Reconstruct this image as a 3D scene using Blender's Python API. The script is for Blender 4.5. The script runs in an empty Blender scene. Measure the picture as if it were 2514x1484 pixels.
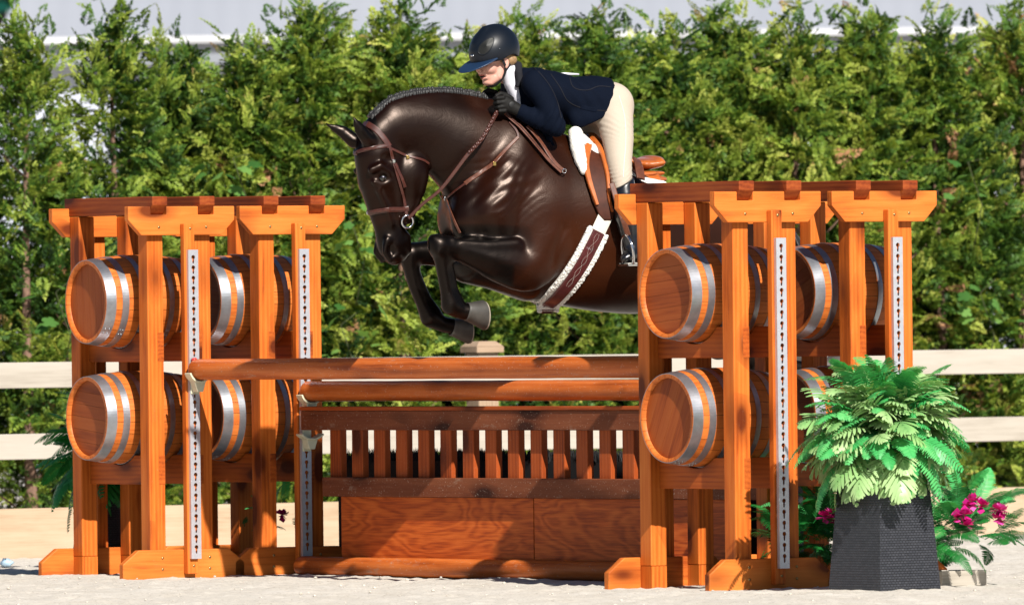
import bpy, bmesh, math, random
import numpy as np
from mathutils import Vector, Matrix
from mathutils.bvhtree import BVHTree
random.seed(7)
RNG = np.random.default_rng(7)
R = math.radians
SC = bpy.context.scene
COL = SC.collection

# ---------------------------------------------------------------- camera
FPX, CX, CY, CAMY, CAMZ = 28325.0, 1257.0, 742.0, -55.0, 1.25
ROLL = 0.0115
PITCH = 41.5 / FPX
cam = bpy.data.cameras.new("Camera")
cam.sensor_width = 36.0
cam.lens = 36.0 * FPX / 2514.0
cam.clip_start = 1.0
cam.clip_end = 3000.0
cam_o = bpy.data.objects.new("Camera", cam)
COL.objects.link(cam_o)
_f = Vector((0, math.cos(PITCH), math.sin(PITCH)))
_r = Vector((math.cos(ROLL), 0, -math.sin(ROLL)))
_u = _r.cross(_f).normalized()
_r = _f.cross(_u).normalized()
CAMP = Vector((0, CAMY, CAMZ))
cam_o.matrix_world = Matrix(((_r.x, _u.x, -_f.x, 0), (_r.y, _u.y, -_f.y, CAMY), (_r.z, _u.z, -_f.z, CAMZ), (0, 0, 0, 1)))
cam.dof.use_dof = True
cam.dof.focus_distance = 54.8
cam.dof.aperture_fstop = 6.3
SC.camera = cam_o


def ray(px, py):
    return (_f + _r * ((px - CX) / FPX) - _u * ((py - CY) / FPX)).normalized()


def P(px, py, Y):
    d = ray(px, py)
    return CAMP + d * ((Y - CAMY) / d.y)


# ---------------------------------------------------------------- world + sun
SUN_EL, SUN_AZ = 37.7, math.degrees(math.atan2(0.394, -0.919))
w = bpy.data.worlds.new("World")
SC.world = w
w.use_nodes = True
nt = w.node_tree
nt.nodes.clear()
sky = nt.nodes.new("ShaderNodeTexSky")
sky.sky_type = 'NISHITA'
sky.sun_disc = False
sky.sun_elevation = R(SUN_EL)
sky.sun_rotation = R(SUN_AZ)
sky.air_density = 0.75
sky.dust_density = 0.4
sky.ozone_density = 1.2
bg = nt.nodes.new("ShaderNodeBackground")
bg.inputs[1].default_value = 0.05
wo = nt.nodes.new("ShaderNodeOutputWorld")
nt.links.new(sky.outputs[0], bg.inputs[0])
nt.links.new(bg.outputs[0], wo.inputs[0])
sl = bpy.data.lights.new("Sun", 'SUN')
sl.energy = 5.0
sl.angle = R(0.55)
sl.color = (1.0, 0.95, 0.87)
so = bpy.data.objects.new("Sun", sl)
COL.objects.link(so)
_h = math.cos(R(SUN_EL))
SUND = Vector((0.394 * _h, -0.919 * _h, math.sin(R(SUN_EL)))).normalized()
so.rotation_euler = SUND.to_track_quat('Z', 'Y').to_euler()
SC.view_settings.view_transform = 'Standard'
SC.view_settings.look = 'None'
SC.view_settings.exposure = 0.42
SC.view_settings.gamma = 1.0
SC.render.film_transparent = False
SC.cycles.max_bounces = 6
SC.cycles.diffuse_bounces = 1
SC.cycles.glossy_bounces = 3
SC.cycles.transmission_bounces = 3
SC.cycles.use_denoising = True
SC.cycles.caustics_reflective = False
SC.cycles.caustics_refractive = False


# ---------------------------------------------------------------- object helpers
def tag(o, label=None, cat=None, group=None, kind=None):
    if label: o["label"] = label
    if cat: o["category"] = cat
    if group: o["group"] = group
    if kind: o["kind"] = kind
    return o


def empty(name, loc=(0, 0, 0), rz=0.0):
    o = bpy.data.objects.new(name, None)
    o.empty_display_size = 0.1
    o.location = loc
    o.rotation_euler = (0, 0, rz)
    COL.objects.link(o)
    return o


def link_mesh(name, me, mat=None, parent=None, smooth=False, bevel=0.0, seg=2):
    o = bpy.data.objects.new(name, me)
    COL.objects.link(o)
    if mat is not None and not me.materials:
        for m in (mat if isinstance(mat, (list, tuple)) else [mat]):
            me.materials.append(m)
    if parent is not None:
        o.parent = parent
    if smooth:
        me.polygons.foreach_set("use_smooth", [True] * len(me.polygons))
    if bevel:
        md = o.modifiers.new("bevel", 'BEVEL')
        md.width = bevel
        md.segments = seg
        md.limit_method = 'ANGLE'
        md.angle_limit = R(35)
    return o


def kids(o):
    return [c for c in COL.objects if c.parent == o]


def copy_tree(o, parent=None):
    c = o.copy()
    COL.objects.link(c)
    c.parent = parent
    for ch in kids(o):
        copy_tree(ch, c)
    return c


class MB:
    """collects boxes, prisms, tubes, lathes; one build() = one mesh object"""

    def __init__(s):
        s.v, s.f, s.g, s.mi, s.sm = [], [], [], [], []
        s.M = Matrix.Identity(4)

    def add(s, vs, fs, axis=0, mi=0, sm=False, off=None):
        b = len(s.v)
        if off is None:
            off = (random.uniform(-40, 40), random.uniform(-40, 40), random.uniform(-40, 40))
        for v in vs:
            v = Vector(v)
            a = (v[axis], v[(axis + 1) % 3], v[(axis + 2) % 3])
            s.g.append((a[0] + off[0], a[1] + off[1], a[2] + off[2]))
            s.v.append(s.M @ v)
        for f in fs:
            s.f.append([b + i for i in f])
            s.mi.append(mi)
            s.sm.append(sm)

    def box(s, a, b, axis=None, mi=0):
        x0, y0, z0 = a
        x1, y1, z1 = b
        if axis is None:
            d = [abs(x1 - x0), abs(y1 - y0), abs(z1 - z0)]
            axis = d.index(max(d))
        vs = [(x0, y0, z0), (x1, y0, z0), (x1, y1, z0), (x0, y1, z0), (x0, y0, z1), (x1, y0, z1), (x1, y1, z1), (x0, y1, z1)]
        s.add(vs, [(0, 3, 2, 1), (4, 5, 6, 7), (0, 1, 5, 4), (1, 2, 6, 5), (2, 3, 7, 6), (3, 0, 4, 7)], axis, mi)

    def prism(s, poly, lo, hi, plane='xz', axis=0, mi=0):
        """poly is CCW in the plane's two coords; extruded lo..hi along the third"""
        n = len(poly)
        def mk(p, h):
            if plane == 'xz': return (p[0], h, p[1])
            if plane == 'yz': return (h, p[0], p[1])
            return (p[0], p[1], h)
        vs = [mk(p, lo) for p in poly] + [mk(p, hi) for p in poly]
        fs = [list(range(n)), list(range(2 * n - 1, n - 1, -1))]
        fs += [[i, i + n, (i + 1) % n + n, (i + 1) % n] for i in range(n)]
        s.add(vs, fs, axis, mi)

    def tube(s, pts, rad, n=8, caps=True, mi=0, sm=True, flat=1.0, axis=0):
        pts = [Vector(p) for p in pts]
        if not hasattr(rad, '__len__'): rad = [rad] * len(pts)
        vs, fs = [], []
        up = Vector((0, 0, 1))
        t0 = (pts[1] - pts[0]).normalized()
        if abs(t0.dot(up)) > .95: up = Vector((0, 1, 0))
        a = t0.cross(up).normalized()
        for i, p in enumerate(pts):
            t = (pts[min(i + 1, len(pts) - 1)] - pts[max(i - 1, 0)])
            if t.length < 1e-9: t = t0
            t.normalize()
            a = (a - t * a.dot(t)).normalized()
            b = t.cross(a)
            for k in range(n):
                th = 2 * math.pi * k / n
                vs.append(p + (a * math.cos(th) + b * math.sin(th) * flat) * rad[i])
        for i in range(len(pts) - 1):
            for k in range(n):
                k2 = (k + 1) % n
                fs.append((i * n + k, i * n + k2, (i + 1) * n + k2, (i + 1) * n + k))
        s.add(vs, fs, axis, mi, sm)
        if caps:
            b0 = len(s.v) - len(vs)
            s.f.append([b0 + k for k in range(n)][::-1]); s.mi.append(mi); s.sm.append(False)
            s.f.append([b0 + (len(pts) - 1) * n + k for k in range(n)]); s.mi.append(mi); s.sm.append(False)

    def lathe(s, prof, n=48, axis='x', c=(0, 0, 0), mi=0, sm=True, close=False):
        """prof: list of (t along axis, r)"""
        vs, fs = [], []
        m = len(prof)
        for (t, r) in prof:
            for k in range(n):
                th = 2 * math.pi * k / n
                a, b = r * math.cos(th), r * math.sin(th)
                v = {'x': (t, a, b), 'y': (b, t, a), 'z': (a, b, t)}[axis]
                vs.append((v[0] + c[0], v[1] + c[1], v[2] + c[2]))
        rng = m if close else m - 1
        for i in range(rng):
            j = (i + 1) % m
            for k in range(n):
                k2 = (k + 1) % n
                fs.append((i * n + k, i * n + k2, j * n + k2, j * n + k))
        s.add(vs, fs, 'xyz'.index(axis), mi, sm)

    def ball(s, c, r, n=10, mi=0, rot=None):
        if not hasattr(r, '__len__'): r = (r, r, r)
        vs, fs = [], []
        m = max(4, n // 2)
        for i in range(m + 1):
            ph = math.pi * i / m
            for k in range(n):
                th = 2 * math.pi * k / n
                v = Vector((math.sin(ph) * math.cos(th) * r[0], math.sin(ph) * math.sin(th) * r[1], math.cos(ph) * r[2]))
                if rot is not None: v = rot @ v
                vs.append(v + Vector(c))
        for i in range(m):
            for k in range(n):
                k2 = (k + 1) % n
                fs.append((i * n + k, (i + 1) * n + k, (i + 1) * n + k2, i * n + k2))
        s.add(vs, fs, 0, mi, True)

    def build(s, name, mat, parent=None, bevel=0.0, seg=2, loc=None, rz=None, weld=False):
        me = bpy.data.meshes.new(name)
        me.from_pydata([tuple(v) for v in s.v], [], s.f)
        me.polygons.foreach_set("material_index", s.mi)
        me.polygons.foreach_set("use_smooth", s.sm)
        at = me.attributes.new("grain", 'FLOAT_VECTOR', 'POINT')
        at.data.foreach_set("vector", np.array(s.g, dtype=np.float32).ravel())
        o = link_mesh(name, me, mat, parent, False, bevel, seg)
        bm = bmesh.new(); bm.from_mesh(me)
        if weld: bmesh.ops.remove_doubles(bm, verts=bm.verts, dist=1e-6)
        bmesh.ops.recalc_face_normals(bm, faces=bm.faces)
        bm.to_mesh(me); bm.free()
        if loc is not None: o.location = loc
        if rz is not None: o.rotation_euler = (0, 0, rz)
        return o


def np_mesh(name, V, F, mat=None, parent=None, smooth=False, attrs=None):
    """V (n,3), F (m,k) numpy -> object, fast"""
    me = bpy.data.meshes.new(name)
    V = np.asarray(V, dtype=np.float32); F = np.asarray(F, dtype=np.int32)
    k = F.shape[1]
    me.vertices.add(len(V)); me.vertices.foreach_set("co", V.ravel())
    me.loops.add(F.size); me.loops.foreach_set("vertex_index", F.ravel())
    me.polygons.add(len(F))
    me.polygons.foreach_set("loop_start", np.arange(0, F.size, k, dtype=np.int32))
    me.polygons.foreach_set("loop_total", np.full(len(F), k, dtype=np.int32))
    me.update(calc_edges=True)
    for an, (ty, data) in (attrs or {}).items():
        at = me.attributes.new(an, ty, 'POINT')
        at.data.foreach_set("vector" if ty == 'FLOAT_VECTOR' else "value", np.asarray(data, dtype=np.float32).ravel())
    return link_mesh(name, me, mat, parent, smooth)


# ---------------------------------------------------------------- material helpers
def srgb(r, g, b):
    def c(x):
        x /= 255.0
        return x / 12.92 if x <= .04045 else ((x + .055) / 1.055) ** 2.4
    return (c(r), c(g), c(b), 1)


class NT:
    def __init__(s, name):
        s.m = bpy.data.materials.new(name)
        s.m.use_nodes = True
        s.t = s.m.node_tree
        s.t.nodes.clear()
        s.out = s.n("ShaderNodeOutputMaterial")
        s.p = s.n("ShaderNodeBsdfPrincipled")
        s.l(s.p.outputs[0], s.out.inputs[0])

    def n(s, ty, **kw):
        nd = s.t.nodes.new(ty)
        for k, v in kw.items(): setattr(nd, k, v)
        return nd

    def l(s, a, b): s.t.links.new(a, b)

    def set(s, **kw):
        for k, v in kw.items():
            s.p.inputs[k.replace('_', ' ')].default_value = v
        return s

    def attr(s, name, out="Vector"):
        return s.n("ShaderNodeAttribute", attribute_name=name).outputs[out]

    def coord(s, kind="Object"): return s.n("ShaderNodeTexCoord").outputs[kind]

    def vmul(s, v, xyz, add=None):
        nd = s.n("ShaderNodeVectorMath", operation='MULTIPLY'); s.l(v, nd.inputs[0]); nd.inputs[1].default_value = xyz
        o = nd.outputs[0]
        if add is not None:
            n2 = s.n("ShaderNodeVectorMath", operation='ADD'); s.l(o, n2.inputs[0]); s.l(add, n2.inputs[1]); o = n2.outputs[0]
        return o

    def noise(s, v, scale=5, detail=4, rough=.55, dist=0, out=0):
        nd = s.n("ShaderNodeTexNoise"); 
        if v is not None: s.l(v, nd.inputs["Vector"])
        nd.inputs["Scale"].default_value = scale; nd.inputs["Detail"].default_value = detail
        nd.inputs["Roughness"].default_value = rough; nd.inputs["Distortion"].default_value = dist
        return nd.outputs[out]

    def voro(s, v, scale=5, feature='F1', out="Distance"):
        nd = s.n("ShaderNodeTexVoronoi", feature=feature)
        s.l(v, nd.inputs["Vector"]); nd.inputs["Scale"].default_value = scale
        return nd.outputs[out]

    def ramp(s, f, stops, interp='LINEAR'):
        nd = s.n("ShaderNodeValToRGB"); s.l(f, nd.inputs[0]); cr = nd.color_ramp; cr.interpolation = interp
        while len(cr.elements) < len(stops): cr.elements.new(.5)
        for e, (p, c) in zip(cr.elements, stops):
            e.position = p; e.color = c if len(c) == 4 else (*c, 1)
        return nd.outputs[0]

    def mix(s, f, a, b, mode='MIX'):
        nd = s.n("ShaderNodeMix", data_type='RGBA', blend_type=mode)
        for sock, val in ((nd.inputs["Factor"], f), (nd.inputs["A"], a), (nd.inputs["B"], b)): pass
        fi, ai, bi = nd.inputs[0], nd.inputs[6], nd.inputs[7]
        for sock, val in ((fi, f), (ai, a), (bi, b)):
            if hasattr(val, 'is_output'): s.l(val, sock)
            else: sock.default_value = val
        return nd.outputs[2]

    def math(s, op, a, b=None, clamp=False):
        nd = s.n("ShaderNodeMath", operation=op); nd.use_clamp = clamp
        for i, val in enumerate((a, b)):
            if val is None: continue
            if hasattr(val, 'is_output'): s.l(val, nd.inputs[i])
            else: nd.inputs[i].default_value = val
        return nd.outputs[0]

    def bump(s, h, strength=.3, dist=.01):
        nd = s.n("ShaderNodeBump"); s.l(h, nd.inputs["Height"])
        nd.inputs["Strength"].default_value = strength; nd.inputs["Distance"].default_value = dist
        s.l(nd.outputs[0], s.p.inputs["Normal"])
        return nd.outputs[0]

    def base(s, c): s.l(c, s.p.inputs["Base Color"])

    def rand(s, k=37.0):
        """per-object random vector offset"""
        oi = s.n("ShaderNodeObjectInfo")
        m = s.n("ShaderNodeVectorMath", operation='SCALE'); m.inputs[0].default_value = (k, k * 1.7, k * .6)
        s.l(oi.outputs["Random"], m.inputs["Scale"])
        return m.outputs[0]


def m_wood(name, light, mid, dark, rough=.45, knots=.5, grime=0.0, gs=1.0, coat=.25, bump=.25):
    t = NT(name)
    g = t.attr("grain")
    g = t.vmul(g, (1, 1, 1), t.rand())
    big = t.noise(t.vmul(g, (1.2, 5, 5)), 1.6 * gs, 3, .6)
    fine = t.noise(t.vmul(g, (1.6, 42, 42)), 2.2 * gs, 4, .65, .6)
    wav = t.n("ShaderNodeTexWave", wave_type='BANDS', bands_direction='Y')
    t.l(t.vmul(g, (.35, 6, 6)), wav.inputs["Vector"])
    wav.inputs["Scale"].default_value = 2.2 * gs; wav.inputs["Distortion"].default_value = 7.0
    wav.inputs["Detail"].default_value = 3; wav.inputs["Detail Scale"].default_value = .8
    f = t.math('ADD', t.math('MULTIPLY', fine, .48), t.math('MULTIPLY', wav.outputs["Fac"], .15))
    f = t.math('ADD', f, t.math('MULTIPLY', big, .62))
    f = t.math('SUBTRACT', f, .085)
    c = t.ramp(f, [(.25, dark), (.50, mid), (.85, light)])
    if knots:
        vv = t.vmul(g, (3.0, 7.0, 7.0))
        d = t.voro(vv, 1.0)
        k = t.ramp(d, [(.20, (1, 1, 1)), (.28, (.5, .5, .5)), (.50, (0, 0, 0))])
        sel = t.voro(vv, 1.0, 'F1', "Color")
        sep = t.n("ShaderNodeSeparateColor"); t.l(sel, sep.inputs[0])
        on = t.math('GREATER_THAN', sep.outputs[0], 1 - knots * .62)
        k = t.math('MULTIPLY', k, on)
        c = t.mix(t.math('MULTIPLY', k, .9), c, (dark[0] * .35, dark[1] * .3, dark[2] * .3, 1))
    if grime:
        gn = t.noise(t.vmul(g, (3, 8, 8)), 2.0, 6, .75)
        gm = t.ramp(gn, [(.60, (0, 0, 0)), (.74, (1, 1, 1))])
        c = t.mix(t.math('MULTIPLY', gm, grime), c, (.42, .33, .25, 1))
        sp = t.noise(g, 130, 2, .5)
        sm = t.ramp(sp, [(.66, (0, 0, 0)), (.72, (1, 1, 1))])
        c = t.mix(t.math('MULTIPLY', sm, grime), c, (.6, .5, .4, 1))
    t.base(c)
    t.set(Roughness=rough + .12, Coat_Weight=coat * .0)
    t.p.inputs['Specular IOR Level'].default_value = .22
    t.bump(f, bump, .004)
    return t.m


def m_plain(name, col, rough=.5, metal=0.0, noise=0.0, nscale=20, bump=0.0, bdist=.002, coat=0.0, spec=.5, sheen=0.0):
    t = NT(name)
    t.set(Base_Color=col if len(col) == 4 else (*col, 1), Roughness=rough, Metallic=metal, Coat_Weight=coat)
    t.p.inputs["Specular IOR Level"].default_value = spec
    if sheen: t.p.inputs["Sheen Weight"].default_value = sheen
    if noise or bump:
        co = t.vmul(t.coord(), (1, 1, 1), t.rand())
        n = t.noise(co, nscale, 5, .6)
        if noise:
            c = t.ramp(n, [(.3, tuple(x * (1 - noise) for x in col[:3])), (.7, tuple(min(1, x * (1 + noise)) for x in col[:3]))])
            t.base(c)
        if bump: t.bump(n, bump, bdist)
    return t.m


M = {}
M['post'] = m_wood("stained_cedar", (.80, .235, .040), (.63, .138, .017), (.24, .035, .005), .42, .85, .06)
M['beam'] = m_wood("stained_cedar_beam", (.82, .265, .052), (.67, .160, .023), (.32, .052, .008), .45, .7, .05)
M['joist'] = m_wood("red_stained_timber", (.42, .10, .020), (.27, .050, .010), (.12, .016, .005), .45, .4)
M['rail'] = m_wood("stained_rail", (.58, .14, .020), (.44, .088, .012), (.20, .032, .006), .42, .9)
M['pole'] = m_wood("oiled_round_pole", (.74, .21, .048), (.52, .115, .019), (.19, .032, .008), .30, .25, .60)
M['gate'] = m_wood("red_brown_slat", (.52, .115, .026), (.37, .068, .012), (.13, .020, .006), .42, .5, .12)
M['gatedark'] = m_wood("weathered_dark_board", (.27, .085, .036), (.17, .045, .018), (.06, .014, .007), .5, .4, .50)
M['stave'] = m_wood("oak_stave", (.76, .23, .050), (.62, .155, .028), (.38, .075, .014), .34, 0)
M['head'] = m_wood("barrel_head_oak", (.46, .125, .028), (.35, .075, .015), (.16, .027, .007), .4, 0, gs=.8)
M['fence'] = m_wood("silvered_softwood", (.52, .475, .415), (.45, .405, .345), (.32, .28, .23), .75, .0, coat=0, bump=.15)
M['kick'] = m_wood("tan_kick_board", (.60, .47, .34), (.50, .37, .25), (.36, .24, .15), .75, .0, coat=0, bump=.15)
M['fpost'] = m_wood("weathered_post", (.46, .34, .24), (.36, .25, .17), (.20, .13, .085), .75, .2, coat=0)


def m_ply():
    t = NT("stained_plywood")
    g = t.vmul(t.attr("grain"), (1, 1, 1))
    dn = t.noise(t.vmul(g, (.8, 1.0, 2.6)), 1.5, 3, .5, .6)
    rings = t.math('SINE', t.math('MULTIPLY', dn, 75))
    fine = t.noise(t.vmul(g, (3, 60, 60)), 2, 4, .6)
    f = t.math('ADD', t.math('MULTIPLY', rings, .11), t.math('MULTIPLY', fine, .85))
    c = t.ramp(f, [(.18, (.34, .052, .008)), (.42, (.58, .105, .014)), (.66, (.74, .165, .026))])
    t.base(c); t.set(Roughness=.5); t.p.inputs['Specular IOR Level'].default_value = .25; t.bump(f, .12, .003)
    return t.m


M['ply'] = m_ply()
M['zinc'] = m_plain("galvanised_steel", (.40, .43, .47), .36, .85, .15, 30, .15, .001)
M['strip'] = m_plain("anodised_strip", (.60, .61, .66), .42, .55, .08, 40)
M['screw'] = m_plain("brass_screw", (.45, .30, .12), .35, .9)
M['cup'] = m_plain("cream_plastic_cup", (.74, .70, .50), .45, 0, .06, 30)
M['red'] = m_plain("red_plastic_pin", (.6, .03, .03), .4)
M['black'] = m_plain("black_matt", (.012, .012, .013), .8)

# ================================================================ setting: ground, barn, fence
def build_ground():
    def axis_coords(lo, hi, step, far, n=26):
        a = np.arange(lo, hi, step)
        g = np.geomspace(step, far - hi, n)
        return np.concatenate([(lo - g)[::-1], a, hi + g])
    xs = axis_coords(-3.6, 3.6, .020, 500)
    ys = axis_coords(-6.2, 9.0, .032, 900)
    X, Y = np.meshgrid(xs, ys)
    Z = np.zeros_like(X)
    rng = np.random.default_rng(3)
    def vnoise(X, Y, sc, seed):
        r = np.random.default_rng(seed)
        T = r.random((256, 256))
        x, y = X / sc, Y / sc
        x0, y0 = np.floor(x).astype(int), np.floor(y).astype(int)
        fx, fy = x - x0, y - y0
        fx, fy = fx * fx * (3 - 2 * fx), fy * fy * (3 - 2 * fy)
        g = lambda a, b: T[a % 256, b % 256]
        return (g(x0, y0) * (1 - fx) + g(x0 + 1, y0) * fx) * (1 - fy) + (g(x0, y0 + 1) * (1 - fx) + g(x0 + 1, y0 + 1) * fx) * fy
    near = np.clip(1 - np.maximum(np.abs(X) - 3.4, 0) / 2, 0, 1) * np.clip(1 - np.maximum(np.abs(Y - 1.4) - 7.4, 0) / 2, 0, 1)
    Z += (vnoise(X, Y, .55, 1) - .5) * .016 + (vnoise(X, Y, .17, 2) - .5) * .012
    Z += np.maximum(vnoise(X, Y, .06, 4) - .55, 0) * .020 + (vnoise(X, Y, .03, 5) - .5) * .006
    Z *= near
    V = np.stack([X.ravel(), Y.ravel(), Z.ravel()], 1)
    ny, nx = X.shape
    idx = np.arange(nx * ny).reshape(ny, nx)
    F = np.stack([idx[:-1, :-1].ravel(), idx[:-1, 1:].ravel(), idx[1:, 1:].ravel(), idx[1:, :-1].ravel()], 1)
    t = NT("arena_sand")
    co = t.coord()
    a = t.noise(co, 3.0, 4, .6)
    b = t.noise(t.vmul(co, (1, 1, 1)), 60, 5, .75)
    c = t.ramp(a, [(.3, (.60, .545, .465)), (.7, (.69, .64, .57))])
    sp = t.ramp(b, [(.34, (.30, .25, .20)), (.46, (1, 1, 1))])
    c = t.mix(.55, c, sp, 'MULTIPLY')
    t.base(c); t.set(Roughness=.95); t.bump(b, .35, .008)
    o = np_mesh("ground", V, F, t.m, None, True)
    tag(o, kind="structure")


build_ground()
FH0, FH1 = P(0, 1370, 6.8), P(2514, 1310, 10.4)
FDIR = Vector((FH1.x - FH0.x, FH1.y - FH0.y, 0)).normalized()
FNRM = Vector((FDIR.y, -FDIR.x, 0))     # towards the camera
FANG = math.atan2(FDIR.y, FDIR.x)


def build_fence():
    root = empty("arena_fence", (FH0.x, FH0.y, 0), FANG)
    tag(root, "pale weathered post and rail arena fence in front of the green hedge", "fence")
    x0, x1 = -3.0, 10.0
    # local: x along, y away from the camera
    for (za, zb, mat, nm) in ((.912, 1.050, 'fence', 'top_rail'), (.530, .667, 'fence', 'middle_rail'), (-.02, .268, 'kick', 'kick_board')):
        m = MB()
        x = x0
        while x < x1:
            L = 4.86
            m.box((x, -.038, za), (x + L - .004, 0, zb), 0)
            x += L
        m.build(nm, M[mat], root, .004)
    base = P(1166, 1000, 8.6)
    rel = base - Vector((FH0.x, FH0.y, 0))
    xm = rel.dot(FDIR)
    for k in range(-2, 4):
        xx = xm + k * 2.43
        m = MB()
        m.box((xx - .065, .004, -.1), (xx + .065, .134, 1.068))
        p = m.build("post", M['fpost'], root, .004)
        c = MB()
        c.box((xx - .088, -.02, 1.069), (xx + .088, .156, 1.102), 0)
        vs = [(xx - .088, -.02, 1.1025), (xx + .088, -.02, 1.1025), (xx + .088, .156, 1.1025), (xx - .088, .156, 1.1025),
              (xx - .055, .012, 1.132), (xx + .055, .012, 1.132), (xx + .055, .124, 1.132), (xx - .055, .124, 1.132)]
        c.add(vs, [(4, 5, 6, 7), (0, 1, 5, 4), (1, 2, 6, 5), (2, 3, 7, 6), (3, 0, 4, 7)], 0)
        c.build("post_cap", M['fpost'], p, .003)


build_fence()


def build_barn():
    root = empty("barn", (0, 45, 0))
    tag(root, "long pale grey metal roofed barn behind the tall hedge", "building")
    Yb = 45.0
    el = P(0, 108, Yb); er = P(2514, 62, Yb)
    ze = P(1257, 86, Yb).z
    # left rake: roof edge from (0,90) up to (45,0)
    xl = P(-20, 100, Yb).x
    xr = 60.0
    ang = 0.02
    t = NT("pale_metal_roof")
    co = t.coord()
    n = t.noise(t.vmul(co, (1, .2, 1)), .8, 3, .5)
    c = t.ramp(n, [(.3, (.315, .335, .385)), (.7, (.345, .365, .415))])
    t.base(c); t.set(Roughness=.55)
    wv = t.n("ShaderNodeTexWave", bands_direction='X'); t.l(co, wv.inputs[0]); wv.inputs["Scale"].default_value = 1.6
    t.bump(wv.outputs[1], .15, .02)
    wall = NT("pale_cladding")
    co = wall.coord()
    wv = wall.n("ShaderNodeTexWave", bands_direction='X'); wall.l(co, wv.inputs[0]); wv.inputs["Scale"].default_value = 2.5
    wall.base(wall.ramp(wv.outputs[1], [(0, (.46, .49, .58)), (1, (.52, .555, .64))])); wall.set(Roughness=.6)
    white = m_plain("white_gutter", (.62, .63, .66), .5)
    grey = m_plain("grey_soffit_shade", (.25, .27, .31), .7)
    m = MB(); m.box((xl + .03, .25, 0), (xr, .45, ze - .05)); m.build("wall", wall.m, root)
    # roof: slopes up and back 30 deg, rake edge runs back and to the right as seen here
    m = MB()
    rise, run = 9.0, 16.0
    vs = [(xl, 0, ze), (xr, 0, ze), (xr, run, ze + rise), (xl + 4.6, run, ze + rise),
          (xl, 0, ze - .12), (xr, 0, ze - .12), (xr, run, ze + rise - .12), (xl + 4.6, run, ze + rise - .12)]
    m.add(vs, [(0, 1, 2, 3), (4, 7, 6, 5), (0, 4, 5, 1), (1, 5, 6, 2), (2, 6, 7, 3), (3, 7, 4, 0)], 0)
    m.build("roof", t.m, root)
    m = MB(); m.box((xl, -.10, ze - .035), (xr, -.003, ze + .02)); m.build("gutter", white, root)
    m = MB(); m.box((xl, .0, ze - .22), (xr, .249, ze - .125)); m.build("soffit_shade", grey, root)  # grey strip: the eave's shade on the wall, put into its colour


build_barn()

# ================================================================ jump standards
PW = .089      # post side
DP = .67       # post front to rear post front
UB = .27       # second post offset


def keyhole(cx, cz, r=.0104, sw=.0050, sl=.030, n=24):
    pts = []
    a0 = math.asin(sw / r)
    for k in range(n - 6):
        th = -math.pi / 2 + a0 + (2 * math.pi - 2 * a0) * k / (n - 7)
        pts.append((cx + r * math.cos(th), cz + r * math.sin(th)))
    for dx, dz in ((-sw, -sl * .75), (-sw * .7, -sl), (-.0005, -sl * 1.05), (.0005, -sl * 1.05), (sw * .7, -sl), (sw, -sl * .75)):
        pts.append((cx + dx, cz + dz))
    return pts


def strip_mesh(h=1.516, wd=.056):
    """perforated metal strip; local x across, z up, front face at y=0 (towards -y), returns MB"""
    m = MB()
    pitch = .0508
    n = int(h / pitch)
    mg = (h - n * pitch) / 2
    def rect_pt(cx, cz, px, pz, hx, hz):
        dx, dz = px - cx, pz - cz
        s = min(hx / abs(dx) if abs(dx) > 1e-9 else 1e9, hz / abs(dz) if abs(dz) > 1e-9 else 1e9)
        return (cx + dx * s, cz + dz * s)
    for i in range(n):
        cz = mg + pitch * (i + .5)
        inner = keyhole(0, cz + .010)
        ring = [rect_pt(0, cz, p[0], p[1], wd / 2, pitch / 2) for p in inner]
        # snap nearest ring point to each corner
        for c in ((-wd / 2, cz - pitch / 2), (wd / 2, cz - pitch / 2), (wd / 2, cz + pitch / 2), (-wd / 2, cz + pitch / 2)):
            j = min(range(len(ring)), key=lambda q: (ring[q][0] - c[0]) ** 2 + (ring[q][1] - c[1]) ** 2)
            ring[j] = c
        k = len(inner)
        vs = [(p[0], 0, p[1]) for p in ring] + [(p[0], 0, p[1]) for p in inner] + [(p[0], .004, p[1]) for p in inner]
        fs = [(a, (a + 1) % k, (a + 1) % k + k, a + k) for a in range(k)] + [(a + k, (a + 1) % k + k, (a + 1) % k + 2 * k, a + 2 * k) for a in range(k)]
        m.add(vs, fs, 2)
    m.add([(-wd / 2, 0, 0), (wd / 2, 0, 0), (wd / 2, 0, mg), (-wd / 2, 0, mg)], [(0, 1, 2, 3)])
    m.add([(-wd / 2, 0, h - mg), (wd / 2, 0, h - mg), (wd / 2, 0, h), (-wd / 2, 0, h)], [(0, 1, 2, 3)])
    # folded flanges
    for sx in (-1, 1):
        x = sx * wd / 2
        m.add([(x, 0, 0), (x, .018, 0), (x, .018, h), (x, 0, h)], [(0, 1, 2, 3)])
    for i in range(0, n, 7):
        for sx in (-1, 1):
            m.ball((sx * .021, 0, mg + pitch * (i + .05)), .0022, 6)
    return m


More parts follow.
